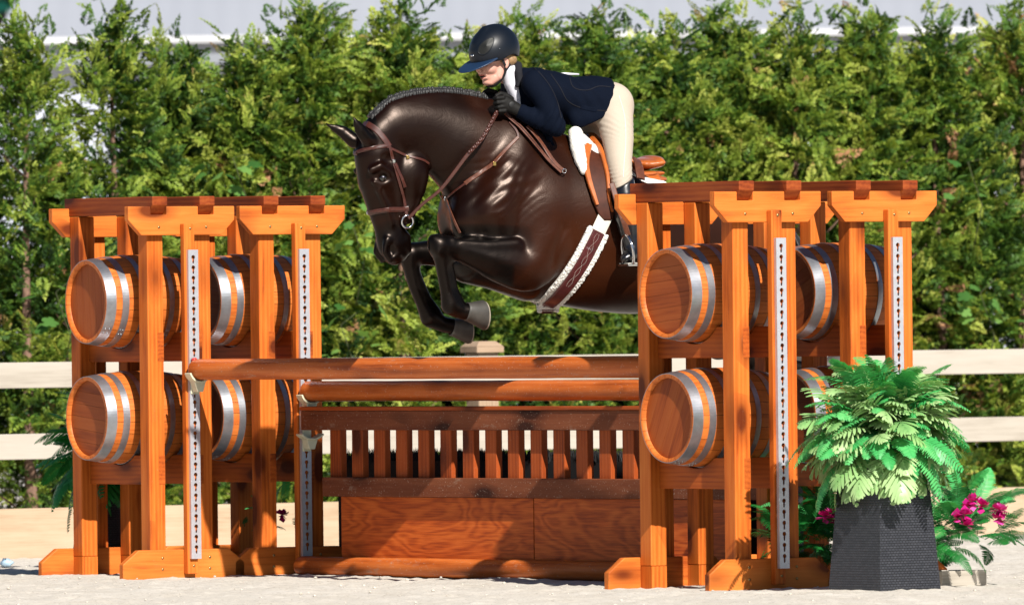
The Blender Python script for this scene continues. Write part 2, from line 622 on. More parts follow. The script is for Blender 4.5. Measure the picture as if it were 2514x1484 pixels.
def make_standard():
    """local: x across the frame (u), y = depth, front is -y ; origin at the first front post's front left corner"""
    root = empty("jump_standard")
    def screw(u, y0, z, par):
        s = MB(); s.lathe([(y0 - .0035, .0001), (y0 - .003, .0065), (y0 + .002, .007)], 10, 'y', (u, 0, z))
        s.build("screw", M['screw'], par)
    def post(u, y, rz=0):
        m = MB(); m.box((u, y, .10), (u + PW, y + PW, 1.783), 2)
        return m.build("post", M['post'], root, .005)
    for u in (0, UB):
        for y in (0, DP):
            post(u, y)
    # beams (notched) front and rear
    def beam(y0, y1, sh=0.0):
        ul, ur = -.128 + sh, .478 + sh
        zb, zt, ch = 1.682, 1.824, .075
        nz = 1.783
        poly = [(ul + ch, zb), (ur - ch, zb), (ur, zb + ch), (ur, zt)]
        for u in (UB + PW, UB, PW, 0):
            a = (u, zt), (u, nz)
            poly += list(a) if u in (UB + PW, PW) else [(u, nz), (u, zt)]
        poly += [(ul, zt), (ul, zb + ch)]
        m = MB(); m.prism(poly, y0, y1, 'xz', 0)
        b = m.build("crossbeam", M['beam'], root, .004)
        if y0 < 0:
            for u in (PW * .5, UB + PW * .5):
                screw(u, y0, 1.722, b)
        return b
    beam(-.0395, -.0005)
    beam(DP + PW + .0005, DP + PW + .0395, .03)
    # joists
    for u in (0, UB):
        y0, y1 = -.054, DP + PW + .054
        z0, z1 = 1.7845, 1.873
        poly = [(y0 + .042, z0), (y1 - .042, z0), (y1, z0 + .046), (y1, z1), (y0, z1), (y0, z0 + .046)]
        m = MB(); m.prism(poly, u + .0015, u + PW - .0015, 'yz', 1)
        m.build("joist", M['joist'], root, .004)
    # feet
    for (y0, y1) in ((-.0395, -.0005), (DP + PW + .0005, DP + PW + .0395)):
        ul, ur, h, ch = -.18, .515, .140, .09
        poly = [(ul, -.03), (ur, -.03), (ur, h - ch * .75), (ur - ch, h), (ul + ch, h), (ul, h - ch * .75)]
        m = MB(); m.prism(poly, y0, y1, 'xz', 0)
        ft = m.build("foot", M['beam'], root, .005)
        if y0 < 0:
            for u in (PW * .5, UB + PW * .5):
                for z in (.045, .10):
                    screw(u, y0, z, ft)
    for u in (0, UB):       # lower ends of the posts behind the feet
        for y in (0, DP):
            m = MB(); m.box((u + .001, y + .001, -.02), (u + PW - .001, y + PW - .001, .0995), 2)
            m.build("post_base", M['post'], root)
    # cradle rails carrying the barrels (scooped)
    for z0, z1, zc in ((1.062, 1.205, 1.36), (.459, .602, .787)):
        for u in (PW - .038, UB):
            y0, y1 = -.0012, DP + PW + .0012
            yc = DP * .5 + PW * .5
            rr = .2335
            poly = [(y0, z0), (y1, z0), (y1, z1)]
            hz = z1 - zc
            hw = math.sqrt(max(rr * rr - hz * hz, 0))
            a1 = math.atan2(hz, hw)
            a0 = -math.pi - a1
            for k in range(17):
                th = a1 + (a0 - a1) * k / 16
                poly.append((yc + rr * math.cos(th), zc + rr * math.sin(th)))
            poly.append((y0, z1))
            m = MB(); m.prism(poly, u + .0006, u + .0386, 'yz', 1)
            m.build("cradle_rail", M['rail'], root, .002, 1)
    # centre boards and strips
    uc = .165
    for sgn, nm in ((-1, 'front'), (1, 'rear')):
        m = MB()
        y0 = -.0785 if sgn < 0 else DP + PW + .0405
        m.box((uc, y0, .02), (uc + .06, y0 + .038, 1.738), 2)
        b = m.build("centre_board", M['post'], root, .004)
        if sgn < 0:
            screw(uc + .035, y0, 1.715, b); screw(uc + .035, y0, .06, b)
        st = strip_mesh()
        if sgn < 0:
            st.M = Matrix.Identity(4)
            o = st.build("metal_strip", M['strip'], root)
            o.location = (uc + .040, y0 - .0185, .094)
        else:
            o = st.build("metal_strip", M['strip'], root)
            o.rotation_euler = (0, 0, math.pi)
            o.location = (uc + .030, y0 + .038 + .0185, .094)
    return root


ANG_L, ANG_R = R(32.1), R(34.8)


def std_anchor(px, py, Y):
    p = P(px, py, Y)
    return Vector((p.x, p.y, 0))


STD = []
A1 = std_anchor(363.2, 795, 1.65)
eL = Vector((math.cos(ANG_L), math.sin(ANG_L), 0))
A3 = std_anchor(1800.5, 780, -2.06)
eR = Vector((math.cos(ANG_R), math.sin(ANG_R), 0))
proto = make_standard()
_lab = ["timber jump stand at the far left, its strip holding the upper pole's left end",
        "stained timber jump stand second from the left, carrying the lower pole's end",
        "nearest timber jump stand, right of the horse and hiding its hindquarters",
        "rightmost timber jump stand, partly hidden behind the leafy black planter"]
_anch = [(A1, ANG_L), (A1 + eL * .637, ANG_L), (A3, ANG_R), (A3 + eR * .668, ANG_R)]
for i, (a, an) in enumerate(_anch):
    o = proto if i == 0 else copy_tree(proto)
    o.location = a
    o.rotation_euler = (0, 0, an)
    tag(o, _lab[i], "jump stand", "timber stands of the jump")
    STD.append(o)


def std_pt(i, u, y, z):
    a, an = _anch[i]
    return a + Vector((math.cos(an) * u - math.sin(an) * y, math.sin(an) * u + math.cos(an) * y, z))


# ---------------------------------------------------------------- barrels
def make_barrel():
    root = empty("wooden_barrel")
    L, r0, r1 = .56, .203, .230
    def rad(t): return r0 + (r1 - r0) * (1 - ((t - L / 2) / (L / 2)) ** 2)
    ts = np.linspace(0, L, 21)
    # staves: each stave a gently separate board, one mesh
    m = MB()
    n = 24
    for k in range(n):
        a0 = 2 * math.pi * k / n + .004; a1 = 2 * math.pi * (k + 1) / n - .004
        vs, fs = [], []
        A = [a0 + (a1 - a0) * j / 3 for j in range(4)]
        for t in ts:
            for a in A:
                vs.append((t, math.cos(a) * rad(t), math.sin(a) * rad(t)))
        for i in range(len(ts) - 1):
            for j in range(3):
                fs.append((i * 4 + j, i * 4 + j + 1, (i + 1) * 4 + j + 1, (i + 1) * 4 + j))
        b = len(vs)
        # chime ends with thickness
        for t, sg in ((0, 1), (L, -1)):
            e = len(vs)
            for a in A: vs.append((t, math.cos(a) * (r0 - .0), math.sin(a) * r0))
            for a in A: vs.append((t, math.cos(a) * (r0 - .017), math.sin(a) * (r0 - .017)))
            for a in A: vs.append((t + sg * .035, math.cos(a) * (r0 - .017), math.sin(a) * (r0 - .017)))
            for j in range(3):
                fs.append((e + j, e + j + 1, e + 4 + j + 1, e + 4 + j)); fs.append((e + 4 + j, e + 5 + j, e + 9 + j, e + 8 + j))
        m.add(vs, fs, 0, 0, True)
    # dark core so no light passes between staves
    m.lathe([(.03, .02), (.03, rad(.03) - .003)] + [(t, rad(t) - .003) for t in ts[2:-2]] + [(L - .03, rad(L - .03) - .003), (L - .03, .02)], 32, 'x', mi=1)
    m.build("staves", [M['stave'], M['black']], root)
    for t, sg in ((.026, -1), (L - .026, 1)):
        m = MB()
        nb = 6
        rr = r0 - .018
        for k in range(nb):          # head boards
            y0 = -rr + 2 * rr * k / nb + .0006; y1 = -rr + 2 * rr * (k + 1) / nb - .0006
            pts = []
            for j in range(9):
                y = y0 + (y1 - y0) * j / 8
                pts.append((y, math.sqrt(max(rr * rr - y * y, 1e-8))))
            poly = [(y, -z) for y, z in pts] + [(y, z) for y, z in pts[::-1]]
            m.prism(poly, t - .006, t + .006, 'yz', 2)
        m.build("head", M['head'], root)
    for (a, b, th) in ((.001, .052, .0028), (.085, .120, .0024), (.186, .214, .0024), (L - .214, L - .186, .0024), (L - .120, L - .085, .0024), (L - .052, L - .001, .0028)):
        m = MB()
        pr = [(a, rad(a) + .0005), (a, rad(a) + th), (b, rad(b) + th), (b, rad(b) + .0005)]
        m.lathe(pr, 96, 'x', sm=False)
        for aa in (3.9, 4.03):
            for q in (.3, .7):
                t = a + (b - a) * q
                rr = rad(t) + th
                m.ball((t, math.cos(aa) * rr, math.sin(aa) * rr), .0042, 6)
        m.build("hoop", M['zinc'], root)
    return root


bar = make_barrel()
_bl = [["upper small oak barrel at far left with its lid facing left, sunlit hoops", "lower small oak barrel at far left beside the green fern, lid facing left"],
       ["upper barrel in the second stand from the left, lid in deep shade", "lower barrel in the second stand from the left, just behind the upper pole's stand"],
       ["upper barrel directly right of the stirrup, large round lid visible", "lower barrel right of the slatted gate, large round lid visible"],
       ["upper barrel in the rightmost stand, above the potted leaves, partly hidden by posts", "lower barrel in the rightmost stand, mostly hidden behind the potted leaves"]]
_bsh = [-.139, -.105, -.103, -.075]
first = True
for i in range(4):
    for j, zc in enumerate((1.36, .787)):
        b = bar if first else copy_tree(bar)
        first = False
        b.location = std_pt(i, _bsh[i] + random.uniform(-.008, .008), DP * .5 + PW * .5, zc)
        b.rotation_euler = (random.choice((0, 1, 2, 3)) * math.pi / 6 + random.uniform(-.1, .1), 0, _anch[i][1] + random.uniform(-.02, .02))
        tag(b, _bl[i][j], "barrel", "oak barrels stacked in the jump stands")


# ---------------------------------------------------------------- poles, gate, panel
def pole_between(a, b, r, name, label, group="round jump poles"):
    root_loc = a
    d = b - a
    L = d.length
    m = MB()
    prof = [(0, .001), (0, r * .80), (.006, r * .93), (.016, r)]
    n = 40
    for k in range(1, n):
        t = .016 + (L - .032) * k / n
        prof.append((t, r * (1 + .012 * math.sin(k * .7) + .006 * math.sin(k * 2.3))))
    prof += [(L - .016, r), (L - .006, r * .93), (L, r * .80), (L, .001)]
    m.lathe(prof, 32, 'x')
    o = m.build(name, M['pole'])
    o.location = a
    o.rotation_euler = d.to_track_quat('X', 'Z').to_euler()
    tag(o, label, "pole", group)
    return o


uc = .165 + .04
PL1a = std_pt(0, uc, -.105, 1.022)
PL1b = std_pt(2, uc - .02, DP + PW + .13, 1.022)
pole_between(PL1a, PL1b, .0515, "jump_pole", "upper red brown round pole, nearest the horse's front hooves")
PL2a = std_pt(1, uc, -.105, .907)
PL2b = std_pt(3, uc - .02, DP + PW + .13, .907)
pole_between(PL2a, PL2b, .0500, "jump_pole", "second round pole, just below the upper pole and above the slatted gate")
G0 = std_pt(1, uc, -.13, 0); G1 = std_pt(3, uc - .02, DP + PW + .16, 0)
GDIR = (G1 - G0).normalized()
GN = Vector((GDIR.y, -GDIR.x, 0))      # roughly toward the camera/left
if GN.y > 0: GN = -GN
PL3a = std_pt(1, uc, -.13, .046) + GN * .07
PL3b = std_pt(3, uc, DP + PW + .10, .046) + GN * .07
pole_between(PL3a, PL3b, .048, "jump_pole", "round ground pole lying on the sand below the plywood panel")


def cup(loc, ang, label, pin=True, flat=False):
    root = empty("jump_cup", loc, ang)
    tag(root, label, "jump cup", "cream plastic jump cups")
    # local: -y = out from the strip, x = across
    m = MB()
    r = .056
    prof_o, prof_i = [], []
    lim = .50 if not flat else .30
    for k in range(13):
        th = math.pi + math.pi * lim * (-.5 / .5) * 0 + (math.pi) * k / 12
        prof_o.append(th)
    def arc(rad, a0, a1, n=12): return [(rad * math.cos(a0 + (a1 - a0) * k / n), rad * math.sin(a0 + (a1 - a0) * k / n)) for k in range(n + 1)]
    a0, a1 = (R(196), R(344)) if not flat else (R(225), R(315))
    rr = r if not flat else .085
    o_, i_ = arc(rr + .010, a0, a1), arc(rr, a0, a1)
    poly = o_ + i_[::-1]
    m.prism(poly, -.062, -.006, 'xz', 0)
    zb = -(rr + .009)
    m.prism([(-.016, zb - .045), (.016, zb - .045), (.034, zb + .012), (-.034, zb + .012)], -.055, -.006, 'xz', 0)
    m.box((-.024, -.0055, zb - .055), (.024, .003, .03))
    m.build("cradle", M['cup'], root, .003)
    if pin:
        m = MB(); m.lathe([(-.028, .001), (-.028, .011), (-.004, .011), (-.004, .001)], 14, 'y', (-.012, 0, .047)); m.build("pin", M['red'], root)


cup(std_pt(0, uc, -.099, 1.022), ANG_L, "cream cup on the leftmost strip holding the upper pole's left end")
cup(std_pt(1, uc, -.099, .907), ANG_L, "cream cup on the second strip holding the second pole's left end", False)
cup(std_pt(1, uc, -.099, .76), ANG_L, "lowest cream cup on the second strip, under the gate's top rail corner", False, True)


def gate():
    L = (G1 - G0).length
    root = empty("slatted_gate", G0, math.atan2(GDIR.y, GDIR.x))
    tag(root, "dark brown slatted jump gate hanging under the two poles", "gate")
    # local x along the gate; y: camera side is -y or +y?
    s = -1
    m = MB(); m.box((.0, -.055, .716), (L, -.017, .812), 0); m.build("top_rail", M['gatedark'], root, .004)
    m = MB(); m.box((-.004, -.062, .8125), (L, .03, .832), 0); m.build("top_cap", M['gate'], root, .004)
    m = MB(); m.box((.17, -.055, .390), (L, -.017, .485), 0); m.build("bottom_rail", M['gatedark'], root, .004)
    x = .185
    k = 0
    while x < L - .05:
        m = MB(); m.box((x, -.0165, .40), (x + .089, .0215, .812), 2)
        m.build("slat", M['gate'], root, .004)
        x += .1775
        k += 1
    # plywood panel hung below
    r2 = empty("plywood_panel", G0 + GDIR * .27, math.atan2(GDIR.y, GDIR.x))
    tag(r2, "reddish stained plywood panel with wavy grain standing below the slatted gate", "panel")
    seam = 1.53
    for a, b in ((0, seam), (seam + .006, L - .45)):
        m = MB(); m.box((a, -.016, .03), (b, .002, .389 if a == 0 else .389), 0)
        m.build("board", M['ply'], r2, .002)
    m = MB(); m.box((.02, .0035, .0), (L - .5, .04, .06), 0); m.box((.02, .0035, .30), (L - .5, .04, .38), 0)
    m.build("batten", M['gatedark'], r2)


gate()


def brush_box():
    a = G0 - GN * .34 + GDIR * -.22
    L = (G1 - G0).length - .10
    root = empty("brush_box", a, math.atan2(GDIR.y, GDIR.x))
    tag(root, "black brush filled box standing in shade behind the slatted gate", "brush box")
    m = MB(); m.box((0, 0, 0), (L, .25, .56), 0); m.build("box", M['black'], root)
    rng = np.random.default_rng(5)
    n = 5200
    px = rng.random(n) * L; py = rng.random(n) * .25
    h = .045 + rng.random(n) * .03
    V = np.zeros((n, 3, 3)); F = np.arange(n * 3).reshape(n, 3)
    wdt = .006
    an = rng.random(n) * 6.28
    V[:, 0] = np.stack([px - np.cos(an) * wdt, py - np.sin(an) * wdt, np.full(n, .549)], 1)
    V[:, 1] = np.stack([px + np.cos(an) * wdt, py + np.sin(an) * wdt, np.full(n, .549)], 1)
    V[:, 2] = np.stack([px + rng.normal(0, .012, n), py + rng.normal(0, .012, n), .55 + h], 1)
    np_mesh("bristles", V.reshape(-1, 3), F, M['black'], root)


brush_box()

# ================================================================ hedge of thuja trees
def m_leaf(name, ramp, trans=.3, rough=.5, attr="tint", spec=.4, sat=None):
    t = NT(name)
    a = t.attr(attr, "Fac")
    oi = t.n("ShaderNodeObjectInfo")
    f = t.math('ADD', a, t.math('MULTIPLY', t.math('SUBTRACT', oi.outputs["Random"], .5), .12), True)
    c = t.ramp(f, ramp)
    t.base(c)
    t.set(Roughness=rough)
    t.p.inputs["Specular IOR Level"].default_value = spec
    tr = t.n("ShaderNodeBsdfTranslucent")
    c2 = t.mix(1.0, c, (1.25, 1.2, .55, 1), 'MULTIPLY')
    t.l(c2, tr.inputs[0])
    mx = t.n("ShaderNodeMixShader"); mx.inputs[0].default_value = trans
    t.l(t.p.outputs[0], mx.inputs[1]); t.l(tr.outputs[0], mx.inputs[2]); t.l(mx.outputs[0], t.out.inputs[0])
    return t.m


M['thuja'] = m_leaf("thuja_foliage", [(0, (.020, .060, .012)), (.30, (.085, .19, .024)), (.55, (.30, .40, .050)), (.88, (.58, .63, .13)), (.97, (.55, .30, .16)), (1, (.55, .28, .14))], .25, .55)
M['bark'] = m_plain("fibrous_bark", (.22, .13, .09), .9, 0, .35, 25, .5, .01)


def spray_template(rng, L=.20):
    """flat feathery spray, stem along +x, lying in the xy plane, slight droop; returns verts(n,3) quads tipness"""
    V, F, T = [], [], []
    def kite(p, d, ln, wd, tip):
        d = d / np.linalg.norm(d)
        s = np.array([-d[1], d[0], 0])
        z = rng.normal(0, .004)
        b = len(V)
        V.extend([p, p + d * ln * .45 + s * wd + [0, 0, z], p + d * ln + [0, 0, -ln * .12], p + d * ln * .45 - s * wd + [0, 0, -z]])
        F.append([b, b + 1, b + 2, b + 3]); T.extend([tip * .8, tip, min(1, tip + .2), tip])
    n = 8
    for i in range(n):
        x = L * (.10 + .82 * i / (n - 1))
        for sgn in (-1, 1):
            ln = L * (.42 * (1 - .72 * (i / (n - 1)) ** 1.2)) * rng.uniform(.75, 1.15)
            ang = sgn * R(rng.uniform(38, 56))
            d = np.array([math.cos(ang), math.sin(ang), rng.normal(0, .12)])
            p = np.array([x, 0, -x * x * .9])
            tip = i / n * .5
            kite(p, d, ln, .0075, tip + .2)
            for q in (.35, .62):
                for s2 in (-1, 1):
                    a2 = ang + s2 * R(36)
                    d2 = np.array([math.cos(a2), math.sin(a2), rng.normal(0, .1)])
                    kite(p + d / np.linalg.norm(d) * ln * q, d2, ln * .42 * (1.1 - q * .5), .0058, tip + .35)
    kite(np.array([L * .9, 0, -L * L * .7]), np.array([1., 0, -.2]), L * .22, .007, .8)
    return np.array(V), np.array(F), np.array(T)


def rot_batch(axis_x, roll):
    """frames whose x axis is axis_x (n,3), rolled"""
    ax = axis_x / np.linalg.norm(axis_x, axis=1, keepdims=True)
    up = np.tile([0, 0, 1.], (len(ax), 1))
    y = np.cross(up, ax); y /= np.linalg.norm(y, axis=1, keepdims=True) + 1e-9
    z = np.cross(ax, y)
    c, s = np.cos(roll)[:, None], np.sin(roll)[:, None]
    y2 = y * c + z * s; z2 = -y * s + z * c
    return np.stack([ax, y2, z2], 2)      # columns


def crown_mesh(rng, H, rad, nclump, per, open_=0.0, lo=0.05):
    temps = [spray_template(rng) for _ in range(5)]
    VV, FF, TT = [], [], []
    base = 0
    pos, dirs, rolls, scl, tint = [], [], [], [], []
    limbs = []
    for c in range(nclump):
        h = H * (lo + (1 - lo) * ((c + rng.random()) / nclump))
        th = rng.random() * 2 * math.pi
        rr = rad * (1.0 - .90 * (h / H) ** 2.3) * rng.uniform(.50, 1.15)
        if open_ and h > .45 * H and rng.random() < open_ * (.4 + .75 * h / H): continue
        cc = np.array([math.cos(th) * rr, math.sin(th) * rr, h])
        out = np.array([math.cos(th), math.sin(th), rng.uniform(.15, .9)])
        limbs.append((np.array([0, 0, h - rr * .75]), cc))
        ct = rng.normal(0, .17)
        k = int(per * rng.uniform(.6, 1.3))
        off = rng.normal(0, 1, (k, 3)) * np.array([.078, .078, .11])
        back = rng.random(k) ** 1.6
        p = cc + off - np.outer(back * .22, out / np.linalg.norm(out))
        d = out + rng.normal(0, .55, (k, 3)) + off * 4
        d[:, 2] += .1
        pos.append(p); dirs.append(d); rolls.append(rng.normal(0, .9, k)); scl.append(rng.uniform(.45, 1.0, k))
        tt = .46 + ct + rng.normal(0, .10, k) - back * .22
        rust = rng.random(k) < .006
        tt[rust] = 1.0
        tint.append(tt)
    for j in range(3):          # leaders at the top
        th = rng.random() * 6.28; r0 = rng.uniform(.05, .34) if j else 0
        top = H * (1.0 if j == 0 else rng.uniform(.93, .995))
        for h in np.arange(H * .86, top, .075):
            k = 7
            c0 = np.array([math.cos(th) * r0, math.sin(th) * r0, h])
            f_ = (top - h) / (H * .16) * .8 + .12
            off = rng.normal(0, 1, (k, 3)) * np.array([.07, .07, .04]) * f_
            pos.append(c0 + off); d = off * 5 * np.array([1, 1, .2]) + rng.normal(0, .25, (k, 3)) + np.array([0, 0, .8])
            dirs.append(d); rolls.append(rng.normal(0, 1, k)); scl.append(rng.uniform(.4, .8, k) * min(1, .5 + f_))
            tint.append(.52 + rng.normal(0, .13, k))
    pos = np.concatenate(pos); dirs = np.concatenate(dirs); rolls = np.concatenate(rolls); scl = np.concatenate(scl); tint = np.concatenate(tint)
    which = rng.integers(0, 5, len(pos))
    Rm = rot_batch(dirs, rolls)
    for w_ in range(5):
        V, F, T = temps[w_]
        sel = np.where(which == w_)[0]
        W = np.einsum('nij,vj->nvi', Rm[sel], V) * scl[sel][:, None, None] + pos[sel][:, None, :]
        n, v = len(sel), len(V)
        VV.append(W.reshape(-1, 3))
        FF.append((F[None] + (np.arange(n) * v)[:, None, None] + base).reshape(-1, 4))
        ti = tint[sel][:, None]
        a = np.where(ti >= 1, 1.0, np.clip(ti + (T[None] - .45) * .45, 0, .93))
        TT.append(a.ravel())
        base += n * v
    return np.concatenate(VV), np.concatenate(FF), np.concatenate(TT), limbs


def trunk_mb(H, limbs, rng, lean=0):
    m = MB()
    pts = [(math.sin(z * 1.7) * .02, math.cos(z * 1.3) * .02, z) for z in np.linspace(-.05, H * .93, 9)]
    m.tube(pts, list(np.linspace(.045, .010, 9)), 8, axis=2)
    for a, b in limbs[::7]:
        mid = (a + b) / 2 + np.array([0, 0, -.03])
        m.tube([a, mid, b], [.009, .006, .003], 5, axis=2)
    return m


def make_thuja(seed, H, rad, nclump, per, open_=0.0):
    rng = np.random.default_rng(seed)
    root = empty("thuja_tree")
    V, F, T, limbs = crown_mesh(rng, H, rad, nclump, per, open_)
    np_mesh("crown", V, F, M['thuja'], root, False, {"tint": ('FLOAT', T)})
    trunk_mb(H, limbs, rng).build("trunk", M['bark'], root)
    return root


TREES = [make_thuja(11, 3.15, .62, 112, 25), make_thuja(12, 3.3, .58, 115, 25), make_thuja(13, 3.0, .66, 108, 25), make_thuja(14, 3.25, .64, 100, 23, .32)]
used = [False] * 4
# (px in the photo, depth, kind, scale, label)
_tr = [
    (-260, 10.6, 3, 20, None), (70, 10.6, 3, 48, "sparse thuja at the left edge, pale building showing through it"),
    (285, 11.0, 3, 22, "ragged open thuja with a bare reddish stem above the far left stand"),
    (440, 12.0, 1, 108, "bushy green thuja behind the left stands' top beams"),
    (610, 11.4, 0, 105, "dense thuja just left of the horse's ears, above the second stand"),
    (760, 11.5, 1, 12, "dense green thuja behind the horse's head and ears"),
    (985, 11.6, 2, 22, "tall thuja behind the arched neck of the horse"),
    (1165, 12.3, 2, 108, "lower thuja directly behind the rider's helmet, pale roof above it"),
    (1300, 12.0, 0, 52, "yellow green thuja behind the rider's head and shoulders"),
    (1480, 12.2, 1, 38, "dense green thuja behind the rider's back"),
    (1640, 12.4, 2, 80, "dense green thuja behind the saddle's cantle"),
    (1780, 12.6, 0, 30, "thuja above the nearest timber stand, with a thin leader at its tip"),
    (1960, 12.6, 2, 50, "dense thuja above the gap between the two right stands"),
    (2130, 12.9, 1, 32, "dense thuja above the rightmost stand"),
    (2310, 13.2, 2, 60, "dense thuja right of the rightmost stand, above the rails"),
    (2510, 13.4, 0, 22, "dense dark thuja at the right edge of the picture"),
    (2740, 13.6, 1, 10, None), (-480, 10.4, 0, 10, None), (3010, 13.8, 2, 10, None), (3280, 14.1, 0, 12, None), (3560, 14.4, 1, 8, None), (-760, 10.2, 1, 14, None),
]
_back = [(-60, 11.6, 0, 360), (130, 11.7, 1, 330), (340, 12.3, 2, 300), (520, 12.9, 2, 170), (690, 13.0, 0, 130), (880, 13.2, 1, 80), (1050, 13.6, 0, 130), (1230, 13.6, 2, 110),
         (1400, 13.8, 0, 100), (1570, 14.0, 1, 110), (1720, 14.1, 2, 130), (1880, 14.2, 0, 120), (2050, 14.3, 1, 110), (2230, 14.6, 2, 100), (2420, 14.8, 0, 90), (2640, 14.8, 0, 90)]
HT = (3.15, 3.3, 3.0, 3.25)
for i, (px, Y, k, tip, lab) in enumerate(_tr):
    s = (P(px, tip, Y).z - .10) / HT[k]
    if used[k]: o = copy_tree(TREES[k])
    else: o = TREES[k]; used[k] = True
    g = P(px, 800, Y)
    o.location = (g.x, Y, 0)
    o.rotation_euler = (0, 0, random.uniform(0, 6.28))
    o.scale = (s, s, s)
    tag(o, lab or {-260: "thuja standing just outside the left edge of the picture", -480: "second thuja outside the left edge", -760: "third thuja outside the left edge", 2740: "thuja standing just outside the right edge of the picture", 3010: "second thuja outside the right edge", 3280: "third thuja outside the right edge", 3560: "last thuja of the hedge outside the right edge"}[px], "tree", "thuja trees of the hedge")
for _i in range(3, len(_back)): _back[_i] = _back[_i][:3] + (_back[_i][3] + 45,)
_bk = ["low at the left edge", "behind the far left stand's rear posts", "behind the far left stand's middle", "above the second stand's left half", "right of the second stand's top", "behind the horse's face", "behind the top of the horse's neck", "behind the rider's helmet",
       "behind the rider's jacket", "behind the rider's hips", "above the nearest stand's left end", "above the nearest stand's right end", "between the two right stands",
       "above the rightmost stand's right end", "above the rails at far right", "beyond the right edge"]
for i, (px, Y, k, tip) in enumerate(_back):
    s = (P(px, tip, Y).z - .10) / HT[k]
    o = copy_tree(TREES[k])
    g = P(px, 800, Y)
    o.location = (g.x, Y, 0)
    o.rotation_euler = (0, 0, random.uniform(0, 6.28))
    o.scale = (s, s, s)
    tag(o, "thuja of the second row, seen only through gaps %s" % _bk[i], "tree", "thuja trees of the second row")

# dark green conifer beyond the barn at the far left
def far_tree():
    rng = np.random.default_rng(77)
    root = empty("conifer_tree", (P(-30, 100, 75).x, 75, 0))
    tag(root, "deep teal green conifer beyond the barn roof at the top left corner", "tree")
    n = 9000
    h = rng.random(n) * 16
    th = rng.random(n) * 6.28
    rr = (3.4 * (1 - h / 17) + .3) * np.sqrt(rng.random(n))
    c = np.stack([np.cos(th) * rr, np.sin(th) * rr, h], 1)
    d = rng.normal(0, 1, (n, 3)); d /= np.linalg.norm(d, axis=1, keepdims=True)
    e = np.cross(d, rng.normal(0, 1, (n, 3))); e /= np.linalg.norm(e, axis=1, keepdims=True)
    V = np.stack([c - d * .2, c + e * .09, c + d * .2, c - e * .09], 1).reshape(-1, 3)
    t = m_leaf("teal_needles", [(0, (.004, .06, .045)), (1, (.012, .12, .085))], .1)
    np_mesh("crown", V, np.arange(4 * n).reshape(n, 4), t, root, False, {"tint": ('FLOAT', np.repeat(rng.random(n), 4))})
    m = MB(); m.tube([(0, 0, 0), (0, 0, 15.5)], [.3, .05], 8, axis=2); m.build("trunk", M['bark'], root)


far_tree()


# broad-leaved vines climbing in the hedge
M['vine'] = m_leaf("vine_leaf", [(0, (.05, .15, .03)), (.5, (.12, .27, .06)), (1, (.20, .38, .09))], .35, .45)


M['vine_stem'] = m_plain("green_brown_stem", (.07, .08, .03), .8)


def leaf_shape(lobes=5):
    pts = []
    n = 30
    for k in range(n):
        th = 2 * math.pi * k / n
        r = .62 + .38 * abs(math.cos(lobes * th / 2)) ** .7
        pts.append((r * math.cos(th) * .5 + .45, r * math.sin(th) * .5, -.12 * abs(math.sin(th)) * r))
    return np.array(pts)


def make_vine(seed, n, spread):
    rng = np.random.default_rng(seed)
    root = empty("climbing_vine")
    L = leaf_shape()
    k = len(L)
    VV, FF, TT = [], [], []
    for i in range(n):
        c = rng.normal(0, 1, 3) * np.array([spread, .05, spread * .8])
        d = np.array([rng.normal(0, .8), -1.0, -.5 + rng.normal(0, .4)])
        Rm = rot_batch(d[None], np.array([rng.normal(0, .5)]))[0]
        s = rng.uniform(.06, .115)
        W = (L * s) @ Rm.T + c
        b = len(VV) * (k + 1)
        cen = (np.array([[.4, 0, .03]]) * s) @ Rm.T + c
        VV.append(np.concatenate([W, cen]))
        for j in range(k): FF.append([b + j, b + (j + 1) % k, b + k])
        TT.append(np.full(k + 1, rng.random()))
    np_mesh("leaves", np.concatenate(VV), np.array(FF), M['vine'], root, True, {"tint": ('FLOAT', np.concatenate(TT))})
    m = MB()
    m.tube([(0, .1, -.4), (.05, .05, -.15), (-.03, .02, .1), (.06, .03, spread * 1.2)], [.003, .003, .0025, .002], 6)
    m.build("stem", M['vine_stem'], root)
    return root


_vn = [(585, 430, 10.35, 7, .10, "pale green broad leaved vine in the hedge above the second stand"),
       (872, 575, 10.7, 10, .10, "light green lobed vine leaves beside the horse's muzzle"),
       (560, 520, 10.5, 6, .06, None), (150, 760, 9.8, 9, .14, "broad leaved vine in the hedge left of the far left barrels"),
       (850, 840, 10.6, 10, .14, "broad leaved vine in the hedge above the poles beside the second stand"),
       (2390, 440, 12.1, 7, .10, "broad leaved vine high in the hedge right of the rightmost stand"),
       (2420, 760, 12.0, 9, .15, "broad leaved vine low in the hedge above the rail at the right")]
for (px, py, Y, n, sp, lab) in _vn:
    if lab is None: continue
    o = make_vine(int(px), n, sp)
    o.location = P(px, py, Y)
    tag(o, lab, "vine", "vines in the hedge")

# ================================================================ signed distance modelling
import openvdb


